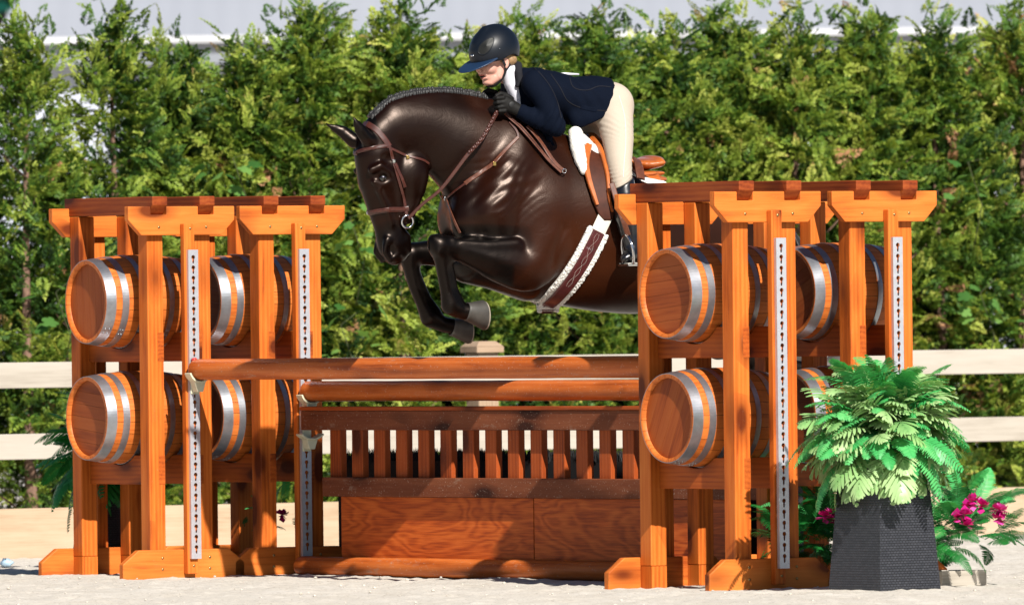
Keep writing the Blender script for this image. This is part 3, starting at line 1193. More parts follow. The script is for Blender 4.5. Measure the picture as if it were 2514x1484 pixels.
class SDF:
    def __init__(s, lo, hi, h):
        s.lo = np.array(lo, float); s.h = h
        s.n = np.ceil((np.array(hi) - s.lo) / h).astype(int) + 1
        s.F = np.full(s.n, .5, np.float32)
        s.ax = [(s.lo[i] + np.arange(s.n[i]) * h).astype(np.float32) for i in range(3)]

    def reg(s, lo, hi):
        a = np.maximum(np.floor((np.array(lo) - s.lo) / s.h).astype(int), 0)
        b = np.minimum(np.ceil((np.array(hi) - s.lo) / s.h).astype(int) + 1, s.n)
        sl = tuple(slice(max(a[i], 0), max(b[i], a[i])) for i in range(3))
        X = s.ax[0][sl[0]][:, None, None]; Y = s.ax[1][sl[1]][None, :, None]; Z = s.ax[2][sl[2]][None, None, :]
        return sl, X, Y, Z

    def blend(s, sl, d, k, sub=False):
        a = s.F[sl]
        if a.size == 0: return
        if sub:
            b = -d
            h = np.clip(.5 - .5 * (b - a) / k, 0, 1)      # weight of a
            s.F[sl] = b * (1 - h) + a * h + k * h * (1 - h)
        else:
            h = np.clip(.5 + .5 * (d - a) / k, 0, 1)
            s.F[sl] = d * (1 - h) + a * h - k * h * (1 - h)

    def chain(s, nodes, k=.03, sub=False, fine=0):
        """nodes (x,y,z, r_inplane, r_lateral)"""
        N = np.array(nodes, float)
        if fine:
            Q = np.concatenate([[2 * N[0] - N[1]], N, [2 * N[-1] - N[-2]]]); out = []
            for i in range(1, len(Q) - 2):
                for j in range(fine):
                    t = j / fine; a, b, c, d = Q[i - 1:i + 3]
                    out.append(.5 * (2 * b + (c - a) * t + (2 * a - 5 * b + 4 * c - d) * t * t + (3 * b - a - 3 * c + d) * t ** 3))
            N = np.array(out + [Q[-2]])
        m = N[:, 3:].max() + k + .03
        sl, X, Y, Z = s.reg(N[:, :3].min(0) - m, N[:, :3].max(0) + m)
        D = None
        for i in range(max(len(N) - 1, 1)):
            a = N[i]; b = N[min(i + 1, len(N) - 1)]
            ab = b[:3] - a[:3]; L2 = ab.dot(ab)
            if L2 > 1e-12:
                t = np.clip(((X - a[0]) * ab[0] + (Y - a[1]) * ab[1] + (Z - a[2]) * ab[2]) / L2, 0, 1)
            else:
                t = np.zeros((1, 1, 1), np.float32)
            rn = a[3] + (b[3] - a[3]) * t; rl = a[4] + (b[4] - a[4]) * t
            dx = X - (a[0] + ab[0] * t); dy = Y - (a[1] + ab[1] * t); dz = Z - (a[2] + ab[2] * t)
            q = dx * dx + dz * dz; y2 = dy * dy
            k0 = np.sqrt(q / rn ** 2 + y2 / rl ** 2); k1 = np.sqrt(q / rn ** 4 + y2 / rl ** 4) + 1e-6
            d = k0 * (k0 - 1) / k1
            d = np.maximum(d, -np.minimum(rn, rl))
            D = d if D is None else np.minimum(D, d)
        s.blend(sl, D.astype(np.float32), k, sub)

    def ell(s, c, r, k=.02, sub=False, rot=None):
        """ellipsoid; rot = angle in the xz plane (radians) or a 3x3 matrix"""
        c = np.array(c, float); r = np.array(r, float)
        m = r.max() + k + .02
        sl, X, Y, Z = s.reg(c - m, c + m)
        x, y, z = X - c[0], Y - c[1], Z - c[2]
        if rot is not None:
            if not hasattr(rot, 'shape'):
                ca, sa = math.cos(rot), math.sin(rot)
                x, z = x * ca + z * sa, -x * sa + z * ca
            else:
                x, y, z = (rot[0, 0] * x + rot[0, 1] * y + rot[0, 2] * z, rot[1, 0] * x + rot[1, 1] * y + rot[1, 2] * z, rot[2, 0] * x + rot[2, 1] * y + rot[2, 2] * z)
        k0 = np.sqrt((x / r[0]) ** 2 + (y / r[1]) ** 2 + (z / r[2]) ** 2)
        k1 = np.sqrt((x / r[0] ** 2) ** 2 + (y / r[1] ** 2) ** 2 + (z / r[2] ** 2) ** 2) + 1e-6
        d = np.maximum(k0 * (k0 - 1) / k1, -r.min())
        s.blend(sl, d.astype(np.float32), k, sub)

    def mesh(s, name, mat, parent=None, attrs=None, smooth_iter=0):
        g = openvdb.FloatGrid(.5)
        g.copyFromArray(np.ascontiguousarray(s.F, dtype=np.float32))
        pts, quads = g.convertToQuads(isovalue=0.0)
        V = pts * s.h + s.lo
        F = quads[:, ::-1].astype(np.int32)
        A = {}
        if attrs:
            for k_, fn in attrs.items(): A[k_] = ('FLOAT', fn(V))
        o = np_mesh(name, V, F, mat, parent, True, A)
        # make sure the normals look outwards
        me = o.data
        bm = bmesh.new(); bm.from_mesh(me)
        vol = bm.calc_volume(signed=True)
        bm.free()
        if vol < 0: me.flip_normals()
        return o


# ---------------------------------------------------------------- horse frame
HA = R(25)
HH = Vector((-math.cos(HA), -math.sin(HA), 0))      # forward
HL = Vector((math.sin(HA), -math.cos(HA), 0))       # the horse's left, towards the camera
_g = P(1400, 780, .38)
HO = Vector((_g.x, _g.y, 0))
HMAT = Matrix(((HH.x, HL.x, 0, HO.x), (HH.y, HL.y, 0, HO.y), (0, 0, 1, 0), (0, 0, 0, 1)))
HINV = HMAT.inverted()


def H3(px, py, y=0.0):
    """pixel + lateral offset -> horse-local point"""
    d = ray(px, py)
    t = ((HO + HL * y - CAMP).dot(HL)) / d.dot(HL)
    q = HINV @ (CAMP + d * t)
    return (q.x, q.y, q.z)


def HN(px, py, y, rn, rl):
    q = H3(px, py, y)
    return (q[0], q[1], q[2], rn, rl)


PXM = 511.0


def build_horse():
    S = SDF((-1.75, -.46, .78), (1.52, .46, 2.50), .0085)
    # --- trunk loft
    st = [(1128, 455, 560, .13), (1175, 350, 640, .19), (1235, 268, 694, .225), (1300, 290, 728, .255), (1370, 325, 750, .280), (1450, 352, 763, .300),
          (1540, 410, 771, .310), (1630, 456, 766, .310), (1720, 470, 742, .305), (1800, 482, 705, .285), (1860, 514, 672, .24), (1900, 560, 640, .14)]
    xs, zc, rz, ry = [], [], [], []
    for px, a, b, wd in st:
        p0, p1 = H3(px, a), H3(px, b)
        xs.append(p0[0]); zc.append((p0[2] + p1[2]) / 2); rz.append((p0[2] - p1[2]) / 2); ry.append(wd)
    o = np.argsort(xs); xs, zc, rz, ry = [np.array(q)[o] for q in (xs, zc, rz, ry)]
    sl, X, Y, Z = S.reg((xs[0] - .15, -.42, 1.0), (xs[-1] + .15, .42, 2.35))
    xf = S.ax[0][sl[0]]
    def sm(v):
        f = np.interp(np.linspace(xs[0], xs[-1], 200), xs, v)
        ker = np.hanning(25); ker /= ker.sum()
        f = np.convolve(np.pad(f, 12, mode='edge'), ker, 'valid')
        return np.interp(xf, np.linspace(xs[0], xs[-1], 200), f)[:, None, None]
    ZC, RZ, RY = sm(zc), sm(rz), sm(ry)
    up = np.clip((Z - ZC) / RZ, 0, 1.2)
    wm = np.clip((X - (-.25)) / .35, 0, 1)
    RYe = RY * (1 - .38 * wm * up ** 1.6)
    e = 2.25
    q = (np.abs((Z - ZC) / RZ) ** e + np.abs(Y / RYe) ** e) ** (1 / e)
    d = (q - 1) * np.minimum(RZ, RYe)
    ex = np.maximum(np.maximum(xs[0] - X, X - xs[-1]), 0)
    d = np.where(ex > 0, np.sqrt(np.maximum(d, 0) ** 2 + ex ** 2), d)
    S.blend(sl, d.astype(np.float32), .02)
    # croup, buttocks
    for y in (.13, -.13):
        S.chain([HN(1700, 545, y, .16, .13), HN(1810, 575, y, .17, .14), HN(1850, 620, y, .13, .11)], .06)
    # --- neck
    S.chain([HN(1225, 405, 0, .285, .165), HN(1155, 368, 0, .238, .135), HN(1088, 333, 0, .192, .105), HN(1028, 318, 0, .160, .088), HN(975, 324, 0, .146, .078), HN(935, 345, 0, .100, .070)], .05, fine=6)
    S.chain([HN(1210, 262, 0, .03, .022), HN(1150, 243, 0, .03, .022), HN(1080, 237, 0, .03, .022), HN(1015, 244, 0, .028, .02), HN(960, 262, 0, .025, .018)], .05, fine=4)      # crest
    # chest
    S.ell(H3(1172, 505), (.165, .185, .20), .06)
    for y in (.105, -.105):
        S.ell(H3(1140 + 290 * y * .5, 540, y), (.10, .09, .13), .05)
    # --- shoulder and near side muscles
    for y, k in ((1, 0), (-1, 0)):
        S.chain([HN(1285 if y > 0 else 1240, 350, .105 * y, .07, .05), HN(1255 if y > 0 else 1190, 430, .165 * y, .095, .055), HN(1215 if y > 0 else 1140, 520, .190 * y, .085, .055)], .05)
        S.ell(H3(1330 if y > 0 else 1180, 560, .185 * y), (.16, .075, .19), .05, rot=.5)
        S.chain([HN(1235 if y > 0 else 1135, 505, .165 * y, .070, .06), HN(1225 if y > 0 else 1130, 560, .175 * y, .075, .06)], .04)
    # --- near foreleg
    S.chain([HN(1345, 600, .20, .12, .07), HN(1300, 655, .20, .115, .075), HN(1240, 645, .195, .105, .072), HN(1180, 626, .19, .082, .062), HN(1128, 612, .19, .058, .050), HN(1086, 604, .19, .050, .047)], .035, fine=4)
    S.ell(H3(1078, 604, .19), (.056, .052, .062), .012)
    S.ell(H3(1062, 590, .19), (.022, .034, .032), .008)
    S.ell(H3(1108, 590, .20), (.024, .034, .026), .010)
    S.ell(H3(1076, 618, .225), (.022, .016, .022), .008)
    S.ell(H3(1100, 634, .19), (.030, .030, .038), .015)
    S.chain([HN(1083, 615, .19, .047, .042), HN(1088, 660, .19, .036, .030), HN(1098, 715, .185, .036, .029), HN(1107, 748, .18, .051, .041), HN(1128, 762, .175, .040, .036), HN(1150, 766, .175, .042, .042)], .015)
    S.chain([HN(1108, 655, .19, .016, .016), HN(1118, 710, .185, .017, .016), HN(1128, 742, .18, .026, .024)], .012)
    # forearm muscle ridges
    S.chain([HN(1270, 600, .235, .030, .02), HN(1200, 603, .235, .026, .018), HN(1135, 595, .225, .016, .012)], .018)
    S.chain([HN(1290, 660, .25, .032, .02), HN(1210, 635, .245, .026, .016), HN(1140, 615, .23, .014, .010)], .018)
    # --- far foreleg
    S.chain([HN(1230, 620, -.17, .12, .08), HN(1140, 620, -.18, .09, .065), HN(1060, 620, -.18, .062, .052), HN(1012, 622, -.18, .052, .047)], .035)
    S.ell(H3(1008, 626, -.18), (.056, .050, .060), .012)
    S.ell(H3(1030, 612, -.17), (.024, .034, .026), .010)
    S.chain([HN(1006, 640, -.18, .046, .040), HN(1020, 700, -.18, .037, .030), HN(1038, 745, -.18, .035, .029), HN(1056, 778, -.18, .051, .041), HN(1086, 795, -.18, .037, .035), HN(1116, 801, -.18, .040, .040)], .015)
    S.chain([HN(1030, 680, -.18, .016, .016), HN(1052, 732, -.18, .017, .016), HN(1074, 768, -.18, .024, .022)], .012)
    # crease where the forearm folds against the shoulder

    S.chain([HN(1392, 560, .30, .007, .03), HN(1372, 610, .30, .008, .03), HN(1362, 650, .28, .008, .03)], .025, sub=True, fine=4)
    # sternum
    S.chain([HN(1150, 650, 0, .09, .13), HN(1210, 672, 0, .075, .12), HN(1290, 705, 0, .06, .14)], .05)
    # --- hind legs
    for y, dx, dy in ((.17, 0, 0), (-.17, -90, -30)):
        S.chain([HN(1800 + dx * .3, 570, y, .17, .11), HN(1735 + dx, 690, y, .15, .095), HN(1745 + dx, 760 + dy, y, .11, .08), HN(1800 + dx, 835 + dy, y, .070, .055), HN(1850 + dx, 885 + dy, y, .055, .042)], .05)
        S.ell(H3(1862 + dx, 880 + dy, y), (.062, .042, .05), .02)
        S.chain([HN(1855 + dx, 885 + dy, y, .050, .038), HN(1920 + dx, 898 + dy, y, .037, .030), HN(1978 + dx, 908 + dy, y, .044, .036), HN(2005 + dx, 905 + dy, y, .036, .034), HN(2022 + dx, 902 + dy, y, .038, .038)], .015)
    for _ in range(2):      # soften the joins between the masses
        for ax_ in range(3):
            A_ = np.moveaxis(S.F, ax_, 0); B_ = A_.copy()
            B_[1:-1] = A_[:-2] * .25 + A_[1:-1] * .5 + A_[2:] * .25
            S.F = np.moveaxis(B_, 0, ax_)
    # --- head
    S.chain([HN(935, 335, 0, .10, .070), HN(930, 385, 0, .122, .088), HN(938, 440, 0, .122, .092), HN(948, 500, 0, .100, .068), HN(957, 560, 0, .077, .055), HN(962, 600, 0, .073, .060), HN(968, 622, 0, .055, .052)], .03)
    def HM(px, py, y, rn, rl, sg):
        q = H3(px, py, abs(y)); return (q[0], sg * abs(y), q[2], rn, rl)
    def E3(px, py, y, sg):
        q = H3(px, py, abs(y)); return (q[0], sg * abs(y), q[2])
    for y in (1, -1):
        S.ell(E3(1015, 428, .050, y), (.078, .044, .100), .035)                 # cheek
        S.chain([HM(1022, 470, .046, .042, .02, y), HM(1003, 535, .038, .028, .016, y)], .03)     # jaw bar
        S.chain([HM(912, 418, .084, .018, .014, y), HM(934, 408, .092, .019, .015, y), HM(956, 422, .088, .014, .012, y)], .02)   # brow
        S.chain([HM(930, 466, .078, .013, .010, y), HM(950, 512, .066, .012, .009, y), HM(962, 550, .058, .010, .008, y)], .02)    # facial crest
        S.ell(E3(941, 437, .092, y), (.027, .015, .018), .010, sub=True)
        S.chain([HM(918, 447, .075, .012, .01, y), HM(940, 455, .082, .010, .008, y), HM(962, 446, .080, .009, .007, y)], .012)
        S.ell(E3(955, 390, .086, y), (.030, .012, .022), .02, sub=True)
        # nostrils
        S.chain([HM(952, 590, .050, .020, .013, y), HM(944, 618, .050, .015, .010, y), HM(958, 638, .046, .014, .012, y), HM(978, 622, .044, .012, .010, y)], .015)
        S.ell(E3(962, 613, .062, y), (.017, .022, .028), .008, sub=True, rot=-.35)
    S.chain([HN(990, 585, 0, .036, .040), HN(993, 612, 0, .034, .036), HN(985, 625, 0, .026, .030)], .02)
    S.chain([HN(1040, 560, .075, .004, .02), HN(1020, 595, .062, .005, .02), HN(1006, 636, .05, .005, .03)], .008, sub=True)
    # open space between jaw and neck
    S.chain([HN(1056, 436, 0, .006, .5), HN(1063, 466, 0, .032, .5), HN(1060, 498, 0, .046, .5)], .012, sub=True)
    # ears
    def ear(b, mdl, tip, y0, y1, y2):
        S.chain([HN(*b, y0, .036, .026), HN(*mdl, y1, .030, .017), HN((mdl[0] + tip[0]) / 2, (mdl[1] + tip[1]) / 2, (y1 + y2) / 2, .020, .011), HN(*tip, y2, .005, .004)], .018)
    ear((905, 345), (884, 318), (868, 289), .055, .070, .075)
    ear((868, 345), (843, 324), (800, 304), -.055, -.070, -.085)
    q = H3(884, 325, .075); S.chain([(q[0] + .020, q[1] + .004, q[2] - .02, .014, .010), (q[0] + .020, q[1] + .006, q[2] + .015, .010, .007)], .008, sub=True)
    # skin folds over the shoulder
    lo = H3(1340, 560, .2); hi = H3(1100, 360, .2)
    sl, X, Y, Z = S.reg((lo[0], .08, lo[2]), (hi[0], .40, hi[2]))
    u = (X - lo[0]) / (hi[0] - lo[0]); v = (Z - lo[2]) / (hi[2] - lo[2])
    mask = np.clip(np.sin(np.clip(u, 0, 1) * math.pi), 0, 1) * np.clip(np.sin(np.clip(v, 0, 1) * math.pi), 0, 1)
    ph = Z * 1.0 + X * .62
    wob = .02 * np.sin(X * 17) + .015 * np.sin(Z * 23 + X * 9)
    S.F[sl] += (.0016 * mask * np.sin((ph + wob * 1.9) * 118) + .0016 * mask * np.sin((ph - wob * 2.4) * 67)).astype(np.float32)

    kn = np.array(H3(1140, 603, .19)); kf = np.array(H3(1060, 620, -.18)); hk = np.array(H3(1790, 820, .17))
    mz = np.array(H3(960, 600)); 
    def coat(V):
        c = np.zeros(len(V))
        x, y, z = V[:, 0], V[:, 1], V[:, 2]
        ss = lambda a: np.clip(a, 0, 1) ** 2 * (3 - 2 * np.clip(a, 0, 1))
        elbow_z = H3(1200, 590)[2]
        # forelegs
        kz = H3(0, 575, .19)[2]
        fl = 0
        for kk in (kn, kf):
            dk = np.sqrt((x - kk[0]) ** 2 + ((z - kk[2]) * 1.4) ** 2 + (np.sign(kk[1]) * .19 - y) ** 2 * 2)
            fl = np.maximum(fl, 1 - ss((dk - .10) / .34))
        fl = fl * ss((kz - z + .05) / .05)
        low = ss((H3(0, 650, 0)[2] - z) / .03) * ss((x - H3(1215, 600, 0)[0]) / .05)
        fl = np.maximum(fl, low)
        fl = fl * (1 - ss((x - H3(985, 600, 0)[0]) / .05) * ss((z - H3(0, 655, 0)[2]) / .02))
        c = np.maximum(c, fl)
        c = np.maximum(c, ss((H3(1750, 800, 0)[0] - x) / .15) * (z < H3(0, 770, 0)[2]))
        # face mask: front of face and muzzle darker, ears black
        dm = np.sqrt((x - mz[0]) ** 2 + (z - mz[2]) ** 2)
        c = np.maximum(c, .75 * ss((.17 - dm) / .1))
        er = (z > H3(0, 345, 0)[2]) & (x > H3(915, 330, 0)[0])
        c = np.where(er, 1, c)
        c = np.maximum(c, .22 * (1 - np.exp(-((x - H3(1420, 0, .2)[0]) / .30) ** 2 - ((z - H3(0, 640, .2)[2]) / .26) ** 2)))
        c = np.maximum(c, .42 * ss((x - H3(1200, 400, 0)[0]) / .2) * ss((z - H3(0, 600, 0)[2]) / .15))
        # crest and topline
        c = np.maximum(c, .85 * ss((.035 - np.abs(y)) / .03) * (z > H3(0, 300, 0)[2]))
        return c

    t = NT("dark_bay_coat")
    co = t.coord()
    ca = t.attr("coat", "Fac")
    n1 = t.noise(co, 5.0, 4, .55)
    n2 = t.noise(t.vmul(co, (60, 60, 18)), 3.0, 3, .7)
    f = t.math('ADD', ca, t.math('MULTIPLY', t.math('SUBTRACT', n1, .5), .30), True)
    c = t.ramp(f, [(0, (.042, .0105, .0032)), (.22, (.014, .0034, .0012)), (.42, (.0055, .0014, .0007)), (.75, (.0020, .0010, .0008)), (1, (.0010, .0008, .0008))])
    t.base(c)
    rg = t.ramp(n1, [(.3, (.29, .29, .29)), (.7, (.36, .36, .36))])
    t.l(rg, t.p.inputs["Roughness"])
    t.p.inputs["Specular IOR Level"].default_value = .25
    t.p.inputs["Specular Tint"].default_value = (1, .80, .70, 1)
    t.p.inputs["Sheen Roughness"].default_value = .35
    vein = t.noise(t.vmul(co, (1, 1, 1.6)), 9, 3, .6, 1.2)
    hh = t.math('ADD', t.math('MULTIPLY', n2, .20), t.math('MULTIPLY', vein, .8))
    t.bump(hh, .16, .008)
    M['coat'] = t.m
    root = empty("horse")
    root.matrix_world = HMAT
    tag(root, "glossy dark bay horse jumping over the poles with tucked front legs", "horse")
    body = S.mesh("body", t.m, root, {"coat": coat})
    return root, body


HORSE, HBODY = build_horse()
HORSE_MW = HMAT
_me = HBODY.data
_co = np.empty(len(_me.vertices) * 3, np.float32); _me.vertices.foreach_get("co", _co)
_co = _co.reshape(-1, 3)
_mm = np.array(HMAT)
_cw = _co @ _mm[:3, :3].T + _mm[:3, 3]
HBVH = BVHTree.FromPolygons([Vector(v) for v in _cw.tolist()], [tuple(p.vertices) for p in _me.polygons])
M['eye'] = m_plain("dark_eye", (.006, .004, .003), .06, coat=1.0)
M['hoof'] = m_plain("grey_hoof", (.060, .055, .048), .55, 0, .35, 14, .3, .004)
M['sole'] = m_plain("pale_sole", (.36, .31, .24), .8, 0, .3, 30, .4, .004)
M['mane'] = m_plain("black_mane", (.007, .0065, .007), .45, 0, .3, 60, .5, .004, sheen=.2)


def hit0(px, py):
    loc = HBVH.ray_cast(CAMP, ray(px, py))[0]
    return loc


def horse_details():
    for y in (1, -1):
        m = MB(); q = H3(940, 437, .081); m.ball((q[0], q[1] * y, q[2]), (.021, .016, .018), 16); m.build("eye", M['eye'], HORSE)
    def hoof(c0, c1, r0, r1, y, r1l):
        a = Vector(H3(*c0, y)); b = Vector(H3(*c1, y))
        ax = (b - a).normalized()
        lat = Vector((0, 1, 0)); u = lat.cross(ax).normalized()
        m = MB()
        n = 28
        rings = [(0, r0 * .93, 0), (.04, r0 * 1.02, 0), (.12, r0 * 1.0, 0), (1, r1, 0), (1.04, r1 * .96, 0)]
        vs, fs = [], []
        for (t, r, _) in rings:
            for k in range(n):
                th = 2 * math.pi * k / n
                heel = 1 - .16 * max(0, math.cos(th))
                vs.append(a + (b - a) * (t * (1 - .16 * math.cos(th))) + u * (math.cos(th) * r * heel) + lat * (math.sin(th) * r * r1l))
        for i in range(len(rings) - 1):
            for k in range(n):
                fs.append((i * n + k, i * n + (k + 1) % n, (i + 1) * n + (k + 1) % n, (i + 1) * n + k))
        m.add(vs, fs, 0, 0, True)
        e = (len(rings) - 1) * n
        # shoe rim then recessed sole
        vs2 = []
        for rr, tt in ((.96, 1.04), (.96, 1.10), (.78, 1.10), (.78, 1.00), (0.02, .96)):
            for k in range(n):
                th = 2 * math.pi * k / n
                heel = 1 - .16 * max(0, math.cos(th))
                vs2.append(a + (b - a) * (tt * (1 - .16 * math.cos(th))) + u * (math.cos(th) * r1 * rr * heel) + lat * (math.sin(th) * r1 * rr * r1l))
        fs2 = [(i * n + k, i * n + (k + 1) % n, (i + 1) * n + (k + 1) % n, (i + 1) * n + k) for i in range(4) for k in range(n)]
        m.add(vs2, fs2, 0, 1, True)
        return m.build("hoof", [M['hoof'], M['sole']], HORSE)
    hoof((1144, 762), (1186, 770), .048, .076, .175, .92)
    hoof((1108, 800), (1148, 809), .046, .066, -.18, .92)
    hoof((2018, 903), (2062, 892), .048, .064, .17, .92)
    hoof((1928, 873), (1972, 862), .048, .064, -.17, .92)
    # braided mane: small knobs of plait standing along the crest
    m = MB()
    pts = [(908, 288), (930, 268), (960, 251), (985, 242), (1015, 234), (1050, 229), (1085, 228), (1120, 231), (1155, 236), (1190, 244)]
    def top_at(px):
        y = 200
        while y < 420 and hit0(px, y) is None: y += 1
        return y
    P3 = [Vector(H3(a, top_at(a) + 1, 0)) for a, b in pts]
    m.tube([p + Vector((0, 0, -.006)) for p in P3], .021, 8)
    n = 62
    for i in range(n):
        t = i / (n - 1) * (len(P3) - 1)
        a = int(min(t, len(P3) - 2)); q = P3[a].lerp(P3[a + 1], t - a)
        rr = random.uniform(.7, 1.35)
        m.ball(q + Vector((random.uniform(-.004, .004), 0, .011)), (.0085 * rr, .010, .010 * rr), 6)
        m.ball(q + Vector((random.uniform(-.004, .004), .021, -.008)), (.006 * rr, .007, .017 * rr), 6)
    m.build("braided_mane", M['mane'], HORSE)
    # forelock tucked
    # tail
    m = MB()
    rng = random.Random(4)
    for i in range(60):
        a, b = rng.gauss(0, .022), rng.gauss(0, .03)
        pts = [Vector(H3(1888, 530, 0)) + Vector((0, a * .5, b * .5)), Vector(H3(1925, 560, 0)) + Vector((b * .8, a, b * .4)), Vector(H3(1945, 630, 0)) + Vector((b * 1.3, a * 1.5, 0)),
               Vector(H3(1948, 720, 0)) + Vector((b * 1.8, a * 2, 0)), Vector(H3(1940, 800, 0)) + Vector((b * 1.5, a * 2, rng.gauss(0, .03)))]
        m.tube(pts, [.010, .010, .009, .007, .001], 5)
    m.build("tail", M['mane'], HORSE)


horse_details()

# ================================================================ tack
def hit(px, py):
    d = ray(px, py)
    loc, nrm, idx, dist = HBVH.ray_cast(CAMP, d)
    if loc is None: return None
    if nrm.dot(d) > 0: nrm = -nrm
    return HINV @ loc, (HINV.to_3x3() @ nrm).normalized()


def dens(pts, step=4.0):
    """Catmull-Rom resampling of 2-D (or n-D) points"""
    P_ = [np.array(p, float) for p in pts]
    P_ = [2 * P_[0] - P_[1]] + P_ + [2 * P_[-1] - P_[-2]]
    out = []
    for i in range(1, len(P_) - 2):
        n = max(1, int(np.linalg.norm(P_[i + 1] - P_[i]) / step))
        for k in range(n):
            t = k / n
            a, b, c, d = P_[i - 1:i + 3]
            out.append(.5 * (2 * b + (c - a) * t + (2 * a - 5 * b + 4 * c - d) * t * t + (3 * b - a - 3 * c + d) * t ** 3))
    out.append(P_[-2])
    return out


def surf_path(px_pts, lift=.004, step=3.0, smooth=3):
    pts, nr = [], []
    for p in dens(px_pts, step):
        h = hit(p[0], p[1])
        if h is None: continue
        pts.append(h[0]); nr.append(h[1])
    for _ in range(smooth):
        pts = [pts[0]] + [(pts[i - 1] + pts[i] * 2 + pts[i + 1]) / 4 for i in range(1, len(pts) - 1)] + [pts[-1]]
        nr = [nr[0]] + [((nr[i - 1] + nr[i] * 2 + nr[i + 1]) / 4).normalized() for i in range(1, len(nr) - 1)] + [nr[-1]]
    pts = [p + n * lift for p, n in zip(pts, nr)]
    return pts, nr


def ribbon(m, pts, nrm, width, thick, mi=0, mirror=False):
    """flat strap with rounded cross-section along pts, lying with normals nrm"""
    n = len(pts)
    if not hasattr(width, '__len__'): width = [width] * n
    else: width = list(np.interp(np.linspace(0, 1, n), np.linspace(0, 1, len(width)), width))
    sec = [(-.5, -.3), (-.5, .2), (-.36, .5), (.36, .5), (.5, .2), (.5, -.3), (.36, -.5), (-.36, -.5)]
    for sg in ((1, -1) if mirror else (1,)):
        vs, fs = [], []
        for i in range(n):
            t = (pts[min(i + 1, n - 1)] - pts[max(i - 1, 0)]).normalized()
            s = nrm[i].cross(t).normalized(); nn = t.cross(s)
            if nn.dot(nrm[i]) < 0: nn = -nn
            for a, b in sec:
                v = pts[i] + s * a * width[i] + nn * b * thick
                vs.append(Vector((v.x, v.y * sg, v.z)))
        k = len(sec)
        for i in range(n - 1):
            for j in range(k):
                fs.append((i * k + j, i * k + (j + 1) % k, (i + 1) * k + (j + 1) % k, (i + 1) * k + j))
        fs.append(tuple(range(k))); fs.append(tuple((n - 1) * k + j for j in range(k))[::-1])
        m.add(vs, fs, 0, mi, False)


M['leather'] = m_plain("brown_bridle_leather", (.060, .014, .008), .40, 0, .35, 60, .3, .001, coat=.3)
M['leather2'] = m_plain("light_brown_leather", (.12, .038, .019), .42, 0, .3, 60, .3, .001, coat=.2)
M['saddle'] = m_plain("tan_saddle_leather", (.46, .115, .020), .33, 0, .22, 18, .2, .002, coat=.5)
M['flap'] = m_plain("dark_flap_leather", (.060, .016, .008), .45, 0, .3, 20, .2, .002, spec=.2)
M['maroon'] = m_plain("maroon_girth_leather", (.075, .012, .012), .4, 0, .25, 40, .2, .002, coat=.3)
M['fleece'] = m_plain("white_fleece", (.82, .79, .74), .95, 0, .06, 130, .6, .008, spec=.1)
M['webbing'] = m_plain("off_white_webbing", (.68, .64, .56), .85, 0, .08, 150, .4, .002)
M['steel'] = m_plain("polished_steel", (.72, .73, .75), .12, 1.0)
M['brass'] = m_plain("brass_buckle", (.70, .48, .16), .25, 1.0)


def ring_mb(m, c, u, v, r, tr, n=28, mi=0):
    pts = [c + u * (math.cos(2 * math.pi * k / n) * r) + v * (math.sin(2 * math.pi * k / n) * r) for k in range(n + 1)]
    m.tube(pts, tr, 8, caps=False, mi=mi)


def hroot(name, label, cat):
    e = empty(name); e.matrix_world = HMAT
    tag(e, label, cat)
    return e


